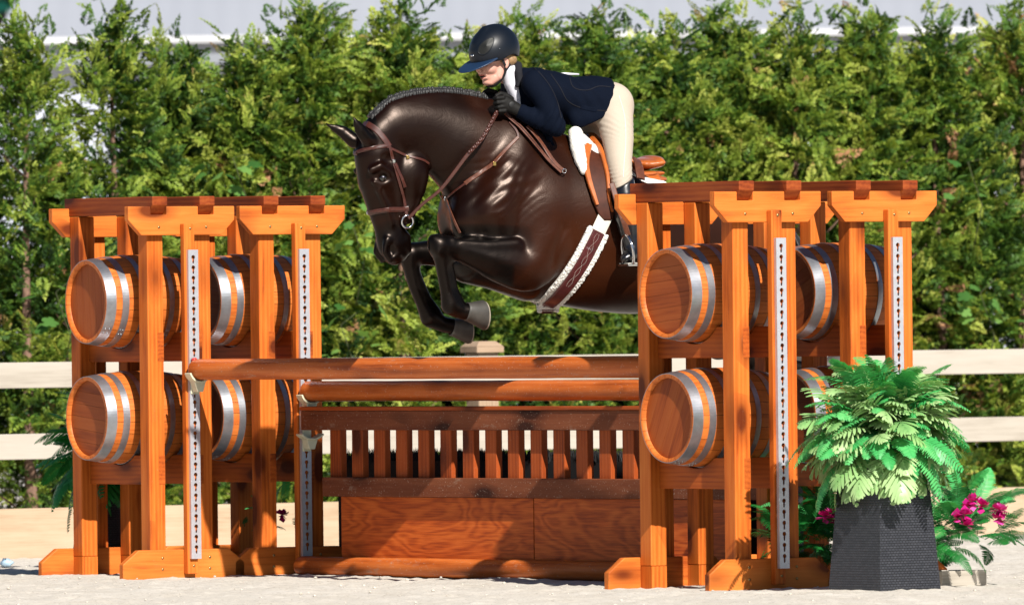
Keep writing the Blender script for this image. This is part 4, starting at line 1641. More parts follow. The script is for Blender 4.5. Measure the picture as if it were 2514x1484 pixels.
def build_bridle():
    rt = hroot("bridle", "brown leather bridle with a silver ring bit on the horse's head", "bridle")
    def piece(nm, px, w_, th=.004, lift=.004, mat='leather', mirror=True, sm=4, raised=0, join=False):
        p, n = surf_path(px, lift, smooth=sm)
        if join:
            fl = lambda L: [Vector((v.x, -v.y, v.z)) for v in L[::-1]]
            p, n = fl(p) + p, fl(n) + n
            mirror = False
        for sg in ((1, -1) if mirror else (1,)):
            q = [Vector((v.x, v.y * sg, v.z)) for v in p]; nq = [Vector((v.x, v.y * sg, v.z)) for v in n]
            m = MB(); ribbon(m, q, nq, w_, th); o = m.build(nm, M[mat], rt)
            if raised:
                m = MB(); ribbon(m, [a + b * (th * .6) for a, b in zip(q, nq)], nq, raised, th * 1.2); m.build("padding", M[mat], o)
    piece("headpiece", [(903, 305), (924, 319), (944, 342), (956, 360)], .028, join=True)
    piece("browband", [(868, 378), (885, 371), (901, 366), (928, 361), (954, 357)], .018, raised=.010, join=True)
    piece("cheekpiece", [(956, 360), (965, 395), (973, 425), (981, 452), (990, 485), (998, 528)], .015, .004)
    piece("strap_end", [(969, 402), (976, 420), (985, 438), (993, 458)], .015, .004, .009, mirror=False)
    piece("noseband", [(903, 523), (918, 520), (934, 517), (960, 514), (986, 514), (1003, 512)], .024, .005, raised=.012, join=True)
    piece("throatlatch", [(958, 364), (975, 372), (997, 382), (1020, 388), (1040, 394), (1052, 402)], .012, .004)
    # bit
    for sg in (1, -1):
        q = hit(995, 544) or hit(985, 544)
        c = q[0] + Vector((.0, .012, 0)); c = Vector((c.x - .006, c.y * sg, c.z))
        m = MB(); ring_mb(m, c, Vector((1, 0, 0)), Vector((0, 0.12 * sg, 1)).normalized(), .0295, .0055)
        m.build("bit_ring", M['steel'], rt)
    m = MB(); q = hit(1000, 386)
    m.box(tuple(q[0] + Vector((-.008, .002, -.009))), tuple(q[0] + Vector((.008, .010, .009)))); m.build("buckle", M['brass'], rt, .002)
    m = MB(); q = hit(965, 396)
    m.box(tuple(q[0] + Vector((-.007, .004, -.008))), tuple(q[0] + Vector((.007, .012, .008)))); m.build("buckle", M['steel'], rt, .002)
    # reins
    way = [(1003, 536, .070), (1037, 501, .105), (1085, 461, .150), (1146, 382, .192), (1182, 342, .205), (1205, 303, .195), (1219, 277, .165)]
    L3 = [Vector(H3(a, b, c)) for a, b, c in way]
    pp = [Vector(tuple(v)) for v in dens([tuple(v) for v in L3], .012)]
    # keep the rein outside the neck
    bv = HBVH
    nn = [Vector((.1, .95, .25)).normalized()] * len(pp)
    m = MB(); ribbon(m, pp, nn, [.016, .016, .017, .018, .020], .005); m.build("rein", M['leather'], rt)
    m = MB(); k0 = int(len(pp) * .62)
    for i in range(k0, len(pp)):
        m.ball(pp[i] + nn[i] * .003 + Vector((0, 0, .003 * (-1) ** i)), (.009, .005, .009), 6)
    m.build("rein_braid", M['leather'], rt)
    farp = [Vector((v.x + (.03 if i > 4 else 0), -v.y * (1 if i < 5 else .6), v.z)) for i, v in enumerate(L3)]
    pf = [Vector(tuple(v)) for v in dens([tuple(v) for v in farp], .012)]
    m = MB(); ribbon(m, pf, [Vector((.1, -.95, .25)).normalized()] * len(pf), .017, .005); m.build("rein", M['leather'], rt)
    # buckle end of the reins, looped down the shoulder
    p1, n1 = surf_path([(1233, 281), (1256, 301), (1281, 323), (1314, 364), (1345, 400), (1374, 427)], .022)
    m = MB(); ribbon(m, p1, n1, [.019, .019, .017, .015], .005)
    p2, n2 = surf_path([(1290, 317), (1301, 328), (1316, 347), (1354, 401), (1378, 424)], .026)
    ribbon(m, p2, n2, [.018, .019, .020, .018], .005)
    m.build("rein_loop", M['leather2'], rt)
    m = MB()
    for i in range(0, int(len(p1) * .62)):
        m.ball(p1[i] + n1[i] * .003, (.0045, .003, .0045), 5)
    m.build("rein_braid", M['leather'], rt)
    q = hit(1379, 426)
    m = MB(); ring_mb(m, q[0] + q[1] * .03, Vector((1, 0, 0)), Vector((0, .2, 1)), .010, .0028, 14); m.build("buckle", M['steel'], rt)
    return rt


build_bridle()


def pair(nm, mat, p, n, w_, th, rt):
    for sg in (1, -1):
        m = MB(); ribbon(m, [Vector((v.x, v.y * sg, v.z)) for v in p], [Vector((v.x, v.y * sg, v.z)) for v in n], w_, th); m.build(nm, M[mat], rt)


def build_breastplate():
    rt = hroot("breastplate", "narrow brown leather breastplate strap across the horse's shoulder and chest", "breastplate")
    m = MB(); p, n = surf_path([(1272, 337), (1240, 370), (1212, 401), (1185, 420), (1159, 438), (1142, 451)], .005)
    pair('shoulder_strap', 'leather2', p, n, [.015, .017, .019, .020], .005, rt)
    m = MB(); p, n = surf_path([(1144, 450), (1120, 468), (1098, 487)], .006); pair('chest_strap', 'leather', p, n, .011, .005, rt)
    m = MB(); p, n = surf_path([(1098, 488), (1106, 512), (1118, 543), (1131, 571)], .006); ribbon(m, p, n, .013, .005); m.build("chest_strap", M['leather2'], rt)
    q = hit(1098, 487); m = MB(); ring_mb(m, q[0] + q[1] * .008, Vector((.9, .4, 0)).normalized(), Vector((0, 0, 1)), .011, .003, 14); m.build("ring", M['steel'], rt)
    q = hit(1212, 402); m = MB()
    m.box(tuple(q[0] + Vector((-.008, .006, -.010))), tuple(q[0] + Vector((.008, .014, .010)))); m.build("buckle", M['brass'], rt, .002)
    m = MB(); p, n = surf_path([(1272, 337), (1268, 322), (1250, 300)], .005); pair('neck_strap', 'leather', p, n, .012, .004, rt)


build_breastplate()


def build_saddle():
    rt = hroot("saddle", "tan leather jumping saddle with white fleece pad under the rider", "saddle")
    # fleece pad
    S = SDF((-.75, -.40, 1.60), (.15, .40, 2.35), .007)
    for sg in (1, -1):
        def q(px, py, y, a, b):
            v = H3(px, py, y); return (v[0], sg * y, v[2], a, b)
        S.chain([q(1413, 328, .12, .036, .030), q(1417, 360, .165, .036, .030), q(1425, 392, .205, .031, .028), q(1434, 420, .235, .02, .018)], .02)
        S.chain([q(1430, 345, .11, .03, .03), q(1480, 400, .15, .035, .05), q(1560, 446, .16, .030, .06), q(1622, 458, .15, .030, .06)], .02)
    rngF = np.random.default_rng(9)
    nz = rngF.normal(0, 1, S.F.shape).astype(np.float32)
    nz = (nz + np.roll(nz, 1, 0) + np.roll(nz, 1, 1) + np.roll(nz, 1, 2)) / 2
    S.F += nz * .0009
    S.mesh("fleece_pad", M['fleece'], rt)
    S = SDF((-.80, -.36, 1.65), (.1, .36, 2.35), .006)
    S.chain([HN(1452, 340, 0, .030, .055), HN(1490, 372, 0, .022, .075), HN(1535, 398, 0, .026, .115), HN(1566, 404, 0, .032, .150), HN(1596, 400, 0, .030, .160)], .02, fine=3)
    S.chain([HN(1594, 394, 0, .024, .140), HN(1602, 392, 0, .018, .11)], .015)
    for sg in (1, -1):
        def q(px, py, y, a, b):
            v = H3(px, py, y); return (v[0], sg * y, v[2], a, b)
        S.chain([q(1545, 430, .10, .020, .055), q(1600, 425, .10, .012, .055), q(1622, 425, .09, .010, .05)], .006)
        S.chain([q(1540, 446, .10, .030, .065), q(1605, 440, .10, .024, .06), q(1628, 440, .08, .012, .05)], .004)
    S.mesh("seat", M['saddle'], rt)
    # flap following the horse's side
    def sheet(nm, poly_px, lift, th, mat, mirror=True):
        xs = [p[0] for p in poly_px]; ys = [p[1] for p in poly_px]
        n = len(poly_px)
        def inside(x, y):
            c = False
            for i in range(n):
                x1, y1 = poly_px[i]; x2, y2 = poly_px[i - 1]
                if (y1 > y) != (y2 > y) and x < (x2 - x1) * (y - y1) / (y2 - y1) + x1: c = not c
            return c
        # rows
        rows = []
        y = min(ys) + 1
        NC = 14
        while y < max(ys) - .5:
            cr = []
            for i in range(n):
                x1, y1 = poly_px[i]; x2, y2 = poly_px[i - 1]
                if (y1 > y) != (y2 > y): cr.append((x2 - x1) * (y - y1) / (y2 - y1) + x1)
            if len(cr) >= 2:
                a, b = min(cr), max(cr)
                row = []
                for k in range(NC):
                    px = a + (b - a) * k / (NC - 1)
                    h = hit(px, y)
                    row.append(h)
                if all(r is not None for r in row): rows.append(row)
            y += 4
        for sg in ((1, -1) if mirror else (1,)):
            m = MB()
            vs, fs = [], []
            R_ = len(rows)
            for L in (lift, lift + th):
                for row in rows:
                    for (p, nn) in row:
                        v = p + nn * L
                        vs.append((v.x, v.y * sg, v.z))
            def id_(l, r, c): return (l * R_ + r) * NC + c
            for l in (0, 1):
                for r in range(R_ - 1):
                    for c in range(NC - 1):
                        fs.append((id_(l, r, c), id_(l, r, c + 1), id_(l, r + 1, c + 1), id_(l, r + 1, c)))
            for r in range(R_ - 1):
                for c in (0, NC - 1): fs.append((id_(0, r, c), id_(1, r, c), id_(1, r + 1, c), id_(0, r + 1, c)))
            for c in range(NC - 1):
                for r in (0, R_ - 1): fs.append((id_(0, r, c), id_(1, r, c), id_(1, r, c + 1), id_(0, r, c + 1)))
            m.add(vs, fs, 0, 0, True)
            m.build(nm, M[mat], rt)
    sheet("flap", [(1447, 352), (1434, 385), (1438, 430), (1450, 490), (1468, 528), (1484, 544), (1500, 540), (1512, 510), (1524, 470), (1540, 430), (1545, 420), (1530, 395), (1490, 370)], .012, .008, 'flap')
    def piece(nm, px, w_, th, lift, mat, mirror=True):
        p, n = surf_path(px, lift, smooth=6); pair(nm, mat, p, n, w_, th, rt)
    piece("flap_edge", [(1450, 352), (1438, 372), (1434, 400), (1438, 430), (1447, 462), (1462, 505)], [.030, .040, .030, .026, .022, .016], .018, .024, 'saddle')
    piece("knee_roll", [(1449, 352), (1461, 366), (1472, 384), (1481, 412), (1487, 445), (1490, 490), (1499, 522)], [.020, .026, .022, .018, .014, .008], .020, .028, 'saddle')
    piece("skirt", [(1548, 404), (1556, 425), (1562, 452)], [.05, .05, .045], .010, .045, 'leather2')
    m = MB(); p, n = surf_path([(1432, 352), (1421, 351)], .008); m.tube([p[0], p[0] + Vector((.05, 0, .0))], .003, 6); m.build("dee_ring", M['steel'], rt)
    return rt


build_saddle()


def build_girth():
    rt = hroot("girth", "maroon leather girth edged with white fleece around the horse's belly", "girth")
    path = [(1490, 518), (1474, 552), (1452, 597), (1426, 645), (1396, 688), (1366, 722), (1345, 741)]
    p, n = surf_path(path, .0)
    # carry on under the belly to the other side
    last, ln = p[-1], n[-1]
    def full(lift, i0=0):
        pts = [a + b * lift for a, b in zip(p[i0:], n[i0:])]; nr = list(n[i0:])
        q = pts[-1]; qn = nr[-1]
        ext, en = [], []
        for k in range(1, 10):
            t = k / 10
            y = q.y * (1 - 2 * t)
            z = q.z - .028 * math.sin(math.pi * t) - .0
            ext.append(Vector((q.x + .0, y, z))); en.append(Vector((0, math.sin((1 - 2 * t) * 1.0), -math.cos((1 - 2 * t) * 1.0))).normalized())
        mp = [Vector((v.x, -v.y, v.z)) for v in pts[::-1]]; mn = [Vector((v.x, -v.y, v.z)) for v in nr[::-1]]
        return pts + ext + mp, nr + en + mn
    i0 = int(len(p) * .21)
    a, b = full(.010, i0)
    m = MB(); ribbon(m, a, b, .112, .020); 
    rng = random.Random(3)
    o = m.build("fleece_lining", M['fleece'], rt)
    # tufts along both edges
    m = MB()
    for i in range(len(a)):
        t = (a[min(i + 1, len(a) - 1)] - a[max(i - 1, 0)]).normalized(); s = b[i].cross(t).normalized()
        for sg in (-1, 1):
            for q in (.051, .044, .037):
                m.ball(a[i] + s * sg * (q + rng.uniform(-.0025, .0025)) + b[i] * (.006 + rng.uniform(-.002, .002)) + t * rng.uniform(-.003, .003), (.0075, .0075, .0075), 6)
    m.build("fleece_edge", M['fleece'], rt)
    a2, b2 = full(.026, i0)
    m = MB(); ribbon(m, a2, b2, .062, .006); m.build("girth_strap", M['maroon'], rt)
    m = MB()
    k = int(len(p) * .75)
    for i in range(i0 + 2, k):
        ph = (i - i0) * .32
        t = (p[min(i + 1, len(p) - 1)] - p[max(i - 1, 0)]).normalized(); s = n[i].cross(t).normalized()
        for sg in (-1, 1):
            c = p[i] + n[i] * .0295 + s * sg * .009 * abs(math.sin(ph))
            m.ball(c, (.0014, .0014, .0014), 4)
    m.build("stitching", M['webbing'], rt)
    pb = [x + y * .014 for x, y in zip(p[:i0 + 4], n[:i0 + 4])]
    m = MB(); ribbon(m, pb, n[:i0 + 4], .072, .006); m.build("billet_strap", M['webbing'], rt)
    m = MB(); ribbon(m, [Vector((v.x, -v.y, v.z)) for v in pb], [Vector((v.x, -v.y, v.z)) for v in n[:i0 + 4]], .072, .006); m.build("billet_strap", M['webbing'], rt)


build_girth()

# ================================================================ rider
M['skin'] = m_plain("skin", (.68, .36, .28), .48, 0, .06, 30)
M['skin'].node_tree.nodes["Principled BSDF"].inputs["Subsurface Weight"].default_value = .12
M['skin'].node_tree.nodes["Principled BSDF"].inputs["Subsurface Radius"].default_value = (.012, .005, .003)
M['navy'] = m_plain("navy_wool", (.0024, .0048, .0125), .85, 0, .25, 300, .25, .001, spec=.08)
M['breech'] = m_plain("beige_breeches", (.50, .42, .335), .8, 0, .05, 200, .2, .001)
M['boot'] = m_plain("black_boot_leather", (.006, .006, .008), .30, 0, .3, 15, .2, .002, coat=.5)
M['glove'] = m_plain("black_glove_leather", (.006, .0055, .005), .65, 0, .4, 60, .4, .001, spec=.25)
M['helmet'] = m_plain("satin_navy_helmet", (.004, .007, .013), .38, 0, .15, 200, .06, .0005, spec=.35)
M['visor'] = m_plain("dark_blue_visor", (.010, .030, .075), .42)
M['shirt'] = m_plain("white_shirt", (.74, .73, .80), .7)
M['hair'] = m_plain("brown_hair", (.30, .18, .085), .55, 0, .35, 90, .6, .003)
M['strapblk'] = m_plain("black_chin_strap", (.008, .008, .009), .6)
M['lips'] = m_plain("lips", (.42, .10, .08), .4)
M['eyew'] = m_plain("eye_white", (.72, .68, .66), .2)
M['mesh'] = m_plain("dark_vent_mesh", (.012, .013, .012), .5, .3, .7, 900)
M['collar'] = m_plain("charcoal_collar", (.02, .02, .024), .9, spec=.1)


def build_rider():
    rt = hroot("person", "rider in navy jacket, beige breeches and black helmet, crouching over the horse's neck", "person")
    mir = lambda nodes: [(a, -b, c, d, e) for a, b, c, d, e in nodes]

    # ---------------- breeches
    S = SDF((-.62, -.42, 1.72), (.22, .42, 2.50), .0065)
    leg = [HN(1500, 262, .075, .098, .085), HN(1510, 298, .12, .088, .085), HN(1517, 340, .18, .0755, .078), HN(1520, 395, .25, .062, .062), HN(1525, 436, .295, .052, .054), HN(1527, 462, .31, .048, .050)]
    S.ell(H3(1478, 255, 0), (.13, .15, .105), .03)
    S.chain([HN(1430, 255, 0, .09, .12), HN(1480, 250, 0, .10, .14)], .03)
    for L in (leg, mir(leg)):
        S.chain(L, .03)
    for y in (1, -1):
        q = H3(1510, 258, .085)
        S.ell((q[0], q[1] * y, q[2]), (.088, .085, .098), .03)
    # creases behind and around the knee and hip
    q0 = H3(1500, 300, .2)
    sl, X, Y, Z = S.reg((-.6, -.4, 1.75), (.1, .42, 2.4))
    z1 = H3(0, 440, .3)[2]; z0 = H3(0, 320, .15)[2]
    m1 = np.exp(-((Z - z1) / .05) ** 2); m2 = np.exp(-((Z - z0) / .06) ** 2)
    S.F[sl] += (.0022 * m1 * np.sin((Z + X * .5) * 330 + 2 * np.sin(X * 40)) + .0018 * m2 * np.sin((Z - X * .7) * 230 + 2 * np.sin(Z * 30))).astype(np.float32)
    brm = S.mesh("breeches", M['breech'], rt)

    # ---------------- boots
    for sg in (1, -1):
        S = SDF((-.75, -.55 if sg < 0 else .12, 1.30), (.1, -.12 if sg < 0 else .55, 2.02), .006)
        def b(px, py, y, a, c):
            v = H3(px, py, y); return (v[0], sg * v[1], v[2], a, c)
        S.chain([b(1528, 440, .310, .056, .058), b(1532, 480, .325, .060, .062), b(1537, 530, .335, .056, .056), b(1545, 580, .345, .043, .043), b(1550, 606, .350, .041, .042)], .015)
        S.chain([b(1572, 624, .345, .034, .034), b(1560, 620, .350, .040, .038), b(1550, 624, .370, .034, .038), b(1540, 630, .385, .026, .036), b(1533, 634, .39, .020, .030)], .018)
        # cut top edge slanting (higher at the outside back)
        p0 = np.array(b(1527, 449, .31, 0, 0)[:3])
        sl, X, Y, Z = S.reg((-.75, -.55, 1.3), (.1, .55, 2.02))
        S.F[sl] = np.maximum(S.F[sl], ((Z - p0[2]) + (X - p0[0]) * .55) * .88).astype(np.float32)
        S.mesh("boot", M['boot'], rt)
    # soles
    for sg in (1, -1):
        m = MB()
        a = Vector(H3(1574, 642, .345)); c = Vector(H3(1533, 647, .39))
        a = Vector((a.x, a.y * sg, a.z)); c = Vector((c.x, c.y * sg, c.z))
        m.tube([a, a.lerp(c, .3), a.lerp(c, .7), c], [.030, .030, .036, .026], 12, flat=.22)
        m.build("boot_sole", M['strapblk'], rt)

    # ---------------- jacket
    S = SDF((-.42, -.45, 1.90), (.75, .45, 2.60), .0065)
    S.chain([HN(1500, 252, 0, .118, .165), HN(1455, 248, 0, .122, .160), HN(1400, 248, 0, .116, .150), HN(1350, 232, 0, .114, .160), HN(1312, 214, 0, .095, .145), HN(1285, 196, 0, .060, .09)], .03)
    arm = [HN(1312, 205, .155, .066, .060), HN(1335, 240, .200, .057, .055), HN(1354, 285, .235, .051, .050), HN(1362, 308, .235, .047, .046)]
    fore = [HN(1362, 308, .235, .047, .046), HN(1325, 295, .205, .046, .046), HN(1296, 283, .175, .040, .042), HN(1281, 275, .160, .037, .040)]
    S.chain(arm, .025); S.chain(fore, .022)
    q = H3(1370, 318, .235); S.ell(q, (.030, .032, .030), .02)
    far_arm = [HN(1262, 205, -.155, .066, .060), HN(1256, 232, -.19, .055, .055), HN(1262, 262, -.20, .05, .05), HN(1240, 258, -.16, .042, .042), HN(1222, 248, -.11, .036, .038)]
    S.chain(far_arm, .025)
    # chest / lapel front hanging down in front of the saddle
    S.chain([HN(1268, 215, .0, .055, .10), HN(1290, 260, .03, .06, .11), HN(1312, 300, .06, .05, .09), HN(1340, 340, .10, .030, .05), HN(1352, 356, .12, .016, .03)], .03)
    # skirt flare at the back
    S.chain([HN(1478, 275, .09, .075, .07), HN(1455, 288, .11, .055, .05), HN(1420, 290, .11, .05, .04)], .03)
    # collar opening
    S.chain([HN(1238, 178, .055, .030, .035), HN(1248, 215, .065, .020, .03), HN(1262, 246, .075, .014, .03)], .012, sub=True)
    # folds
    sl, X, Y, Z = S.reg((-.42, -.45, 1.9), (.75, .45, 2.6))
    el = H3(1345, 290, .23)
    me = np.exp(-(((X - el[0]) / .09) ** 2 + ((Z - el[2]) / .07) ** 2)) * (Y > .1)
    wa = H3(1440, 230, .15)
    mw = np.exp(-(((X - wa[0]) / .11) ** 2 + ((Z - wa[2]) / .10) ** 2)) * (Y > .02)
    S.F[sl] += (.0035 * me * np.sin((X * .9 + Z * .5) * 190) + .0032 * mw * np.sin((X * .8 - Z * .7) * 120 + 1.5 * np.sin(Z * 25))).astype(np.float32)
    # hem cut: plane through (1506,205)-(1493,285) and along the lower edge
    a = np.array(H3(1507, 205, .10)); c = np.array(H3(1493, 285, .16))
    dx, dz = c[0] - a[0], c[2] - a[2]
    nx, nz = dz, -dx
    if nx > 0: nx, nz = -nx, -nz
    nl = math.hypot(nx, nz); nx /= nl; nz /= nl
    S.F[sl] = np.maximum(S.F[sl], ((X - a[0]) * nx + (Z - a[2]) * nz)).astype(np.float32)
    a = np.array(H3(1495, 282, .16)); c = np.array(H3(1430, 314, .14))
    dx, dz = c[0] - a[0], c[2] - a[2]
    nx, nz = dz, -dx
    if nz > 0: nx, nz = -nx, -nz
    nl = math.hypot(nx, nz); nx /= nl; nz /= nl
    side = X < H3(1395, 300, .1)[0]
    S.F[sl] = np.where(side, np.maximum(S.F[sl], ((X - a[0]) * nx + (Z - a[2]) * nz)), S.F[sl]).astype(np.float32)
    jk = S.mesh("jacket", M['navy'], rt)
    jb = BVHTree.FromPolygons([HMAT @ v.co for v in jk.data.vertices], [tuple(p.vertices) for p in jk.data.polygons])
    def on_cloth(bv, px, w_, lift=.0012, th=.002):
        pts, nr = [], []
        for p in dens(px, 3):
            l, n_, _, _ = bv.ray_cast(CAMP, ray(p[0], p[1]))
            if l is None: continue
            pts.append(HINV @ l); nr.append((HINV.to_3x3() @ n_).normalized())
        for _ in range(3):
            pts = [pts[0]] + [(pts[i - 1] + pts[i] * 2 + pts[i + 1]) / 4 for i in range(1, len(pts) - 1)] + [pts[-1]]
        pts = [a + b * lift for a, b in zip(pts, nr)]
        m = MB(); ribbon(m, pts, nr, w_, th); return m
    for px in ([(1352, 182), (1375, 215), (1396, 250), (1440, 268), (1490, 272)], [(1398, 190), (1408, 215), (1440, 222), (1470, 212), (1500, 214)], [(1310, 166), (1330, 185), (1352, 215), (1368, 250), (1378, 290)]):
        on_cloth(jb, px, .0035).build("seam", M['collar'], rt)
    on_cloth(jb, [(1425, 262), (1445, 267), (1466, 270)], .020, .002, .003).build("pocket_flap", M['navy'], rt)
    brb = BVHTree.FromPolygons([HMAT @ v.co for v in brm.data.vertices], [tuple(p.vertices) for p in brm.data.polygons])
    on_cloth(brb, [(1520, 235), (1534, 290), (1536, 350), (1532, 400), (1530, 435)], .0035, .0005).build("seam", M['webbing'], rt)
    # shirt, stock and collar
    S = SDF((.15, -.15, 2.10), (.62, .20, 2.60), .005)
    S.chain([HN(1252, 178, .035, .045, .050), HN(1256, 205, .045, .036, .040), HN(1268, 240, .055, .026, .035), HN(1275, 258, .06, .02, .03)], .015)
    S.mesh("shirt", M['shirt'], rt)
    S = SDF((.10, -.20, 2.20), (.55, .25, 2.60), .005)
    S.chain([HN(1268, 163, .045, .026, .050), HN(1272, 180, .085, .020, .026), HN(1276, 200, .10, .018, .018), HN(1270, 210, .10, .010, .012)], .012)
    S.mesh("collar", M['collar'], rt)
    m = MB()   # white number tag showing over the back
    q = [Vector(H3(a, b, c)) for a, b, c in ((1368, 184, .02), (1385, 184, .02), (1420, 185, .02))]
    m.tube([v + Vector((0, 0, .004)) for v in q], [.010, .016, .010], 10, flat=.5); m.build("number_tag", M['shirt'], rt)
    # cuff
    m = MB(); c0 = Vector(H3(1283, 265, .165)); m.ball(c0, (.010, .012, .010), 8); m.build("shirt_cuff", M['shirt'], rt)

    # ---------------- gloves with five fingers
    def glove(cx, cy, yc, sg, nm="glove"):
        S = SDF(tuple(np.array(H3(cx, cy, yc)) - .13), tuple(np.array(H3(cx, cy, yc)) + .13), .0032)
        def g(px, py, y, a, c=None): return HN(cx + px, cy + py, yc + sg * y, a, c or a)
        # wrist and palm (back of the hand faces outwards)
        S.chain([g(30, 16, .010, .030, .026), g(16, 8, .006, .032, .024), g(-2, -2, .004, .036, .020)], .012)
        # four fingers stacked top to bottom, curled round the rein
        for i, (dy, ln) in enumerate(((-15, 1.0), (-4, 1.08), (7, 1.02), (17, .85))):
            r = .0105 - .0006 * i
            kx = -16 + i * 1.5
            S.chain([g(kx + 8, dy, .012, r * 1.08), g(kx - 6 * ln, dy + 1, .012, r), g(kx - 13 * ln, dy + 3, -.008, r * .96), g(kx - 7 * ln, dy + 5, -.030, r * .92), g(kx + 4, dy + 6, -.034, r * .86)], .0035)
        # thumb laid along the top, closing on the index finger
        S.chain([g(12, -12, -.012, .014), g(0, -21, -.016, .0125), g(-14, -25, -.014, .0115), g(-24, -20, -.010, .0100)], .005)
        return S.mesh(nm, M['glove'], rt)
    glove(1243, 255, .150, 1)
    glove(1213, 247, -.075, -1)
    m = MB(); c0 = Vector(H3(1257, 257, .176)); m.ball(c0, (.018, .004, .016), 12); m.build("glove_patch", M['strapblk'], rt)

    # ---------------- head (own frame)
    HA2, PIT = R(50), R(9)
    cl = Vector(H3(1212, 146, .015))
    cw = HMAT @ cl
    fw = Vector((-math.sin(HA2), -math.cos(HA2), 0)); lf = Vector((math.cos(HA2), -math.sin(HA2), 0))
    Rz = Matrix(((fw.x, lf.x, 0), (fw.y, lf.y, 0), (0, 0, 1)))
    Ry = Matrix.Rotation(PIT, 3, 'Y')
    RR = Rz @ Ry
    HM_ = Matrix.Translation(cw) @ RR.to_4x4()
    HL_ = HINV @ HM_                     # head frame in horse frame
    def place(o):
        o.matrix_local = HL_
        return o
    def inv(px, py, y):                  # pixel at horse-frame lateral -> head frame
        return tuple(HL_.inverted() @ Vector(H3(px, py, y)))
    S = SDF((-.30, -.16, -.30), (.16, .16, .17), .0035)
    S.ell((-.012, 0, .035), (.092, .074, .090), .02)
    S.chain([(.034, 0, .012, .058, .058), (.040, 0, -.035, .048, .050), (.046, 0, -.068, .037, .038), (.060, 0, -.098, .019, .022)], .02)
    for sg in (1, -1):
        S.chain([(-.008, sg * .050, -.045, .024, .016), (.014, sg * .044, -.078, .020, .015), (.046, sg * .020, -.101, .016, .014)], .018)
        S.ell((.058, sg * .034, -.034), (.028, .022, .022), .018)
        S.ell((.076, sg * .0165, -.040), (.008, .007, .006), .006)           # nostril wing
        S.ell((.090, sg * .030, -.002), (.017, .016, .010), .008, sub=True)  # eye socket
        S.chain([(.083, sg * .014, .014, .009, .006), (.082, sg * .032, .017, .009, .007), (.068, sg * .046, .012, .008, .006)], .010)   # brow
        S.chain([(.082, sg * .020, .0055, .0035, .003), (.0845, sg * .031, .0075, .004, .004), (.074, sg * .044, .003, .0035, .003)], .003)  # upper lid
        S.chain([(.081, sg * .020, -.0085, .003, .003), (.082, sg * .031, -.0105, .003, .003), (.073, sg * .043, -.007, .003, .003)], .003)
        # ear
        S.ell((-.012, sg * .074, -.018), (.018, .008, .030), .008, rot=.2)
        S.ell((-.008, sg * .082, -.014), (.009, .005, .018), .004, sub=True)
    S.chain([(.084, 0, .008, .010, .008), (.094, 0, -.014, .010, .008), (.103, 0, -.030, .011, .010)], .010)      # nose
    S.ell((.1035, 0, -.034), (.0115, .0115, .010), .007)
    S.chain([(.088, -.012, -.052, .008, .008), (.090, .012, -.052, .008, .008)], .012)
    S.chain([(.078, -.020, -.0635, .0055, .005), (.0895, 0, -.061, .0075, .007), (.078, .020, -.0635, .0055, .005)], .005)      # upper lip
    S.chain([(.074, -.017, -.0775, .006, .006), (.0845, 0, -.079, .0085, .008), (.074, .017, -.0775, .006, .006)], .006)        # lower lip
    S.chain([(.078, -.017, -.070, .0030, .004), (.094, 0, -.0700, .0034, .006), (.078, .017, -.070, .0030, .004)], .002, sub=True)
    S.ell((.081, 0, -.090), (.010, .016, .004), .008, sub=True)
    # neck, and the hidden body inside the clothes so that the figure is one piece
    n0 = inv(1262, 192, .0); n1 = inv(1290, 205, 0)
    S.chain([(-.030, 0, -.040, .052, .050), (-.070, 0, -.085, .048, .048), (n0[0], n0[1], n0[2], .046, .046), (n1[0], n1[1], n1[2], .05, .05)], .025)
    head = place(S.mesh("body", M['skin'], rt))
    for sg in (1, -1):
        m = MB(); m.ball((.0765, sg * .0305, -.001), (.0125, .0125, .0125), 16); eo = place(m.build("eye", M['eyew'], rt))
        m = MB(); d = Vector((.92, .30 * 1, -.12)).normalized(); m.ball(Vector((.0765, sg * .0305, -.001)) + d * .0082, (.0055, .0055, .0055), 10); place(m.build("iris", M['eye'], rt))
    m = MB(); m.tube([(.0790, -.021, -.0655), (.0925, -.008, -.0620), (.0935, .0, -.0632), (.0925, .008, -.0620), (.0790, .021, -.0655)], [.002, .0050, .0046, .0050, .002], 8, flat=.8); place(m.build("upper_lip", M['lips'], rt))
    m = MB(); m.tube([(.0770, -.019, -.0755), (.0900, 0, -.0790), (.0770, .019, -.0755)], [.002, .0060, .002], 8, flat=.8); place(m.build("lower_lip", M['lips'], rt))
    m = MB(); m.tube([(.0800, -.018, -.0700), (.0920, 0, -.0700), (.0800, .018, -.0700)], [.002, .0050, .002], 8, flat=.8); place(m.build("mouth", M['strapblk'], rt))
    # hair and net
    S = SDF((-.16, -.12, -.08), (.06, .12, .08), .004)
    S.ell((-.030, 0, .015), (.082, .083, .060), .02)
    S.ell((-.052, .068, -.012), (.030, .024, .026), .012)
    S.ell((-.052, -.068, -.012), (.030, .024, .026), .012)
    S.ell((-.085, 0, -.02), (.035, .055, .04), .015)
    hr = place(S.mesh("hair", M['hair'], rt))
    # helmet
    hl = empty("helmet"); hl.parent = rt; hl.matrix_local = HL_
    S = SDF((-.17, -.14, -.06), (.17, .14, .19), .004)
    S.ell((-.004, 0, .036), (.128, .104, .120), .02)
    S.ell((-.03, 0, .052), (.108, .096, .110), .03)
    S.chain([(.095, 0, .09, .012, .018), (.03, 0, .15, .012, .02), (-.06, 0, .145, .010, .018)], .02)
    sl, X, Y, Z = S.reg((-.2, -.2, -.2), (.2, .2, .25))
    rim = -.004 + .020 * np.exp(-((X + .030) / .045) ** 2) + .0 * Y
    S.F[sl] = np.maximum(S.F[sl], (rim - Z)).astype(np.float32)
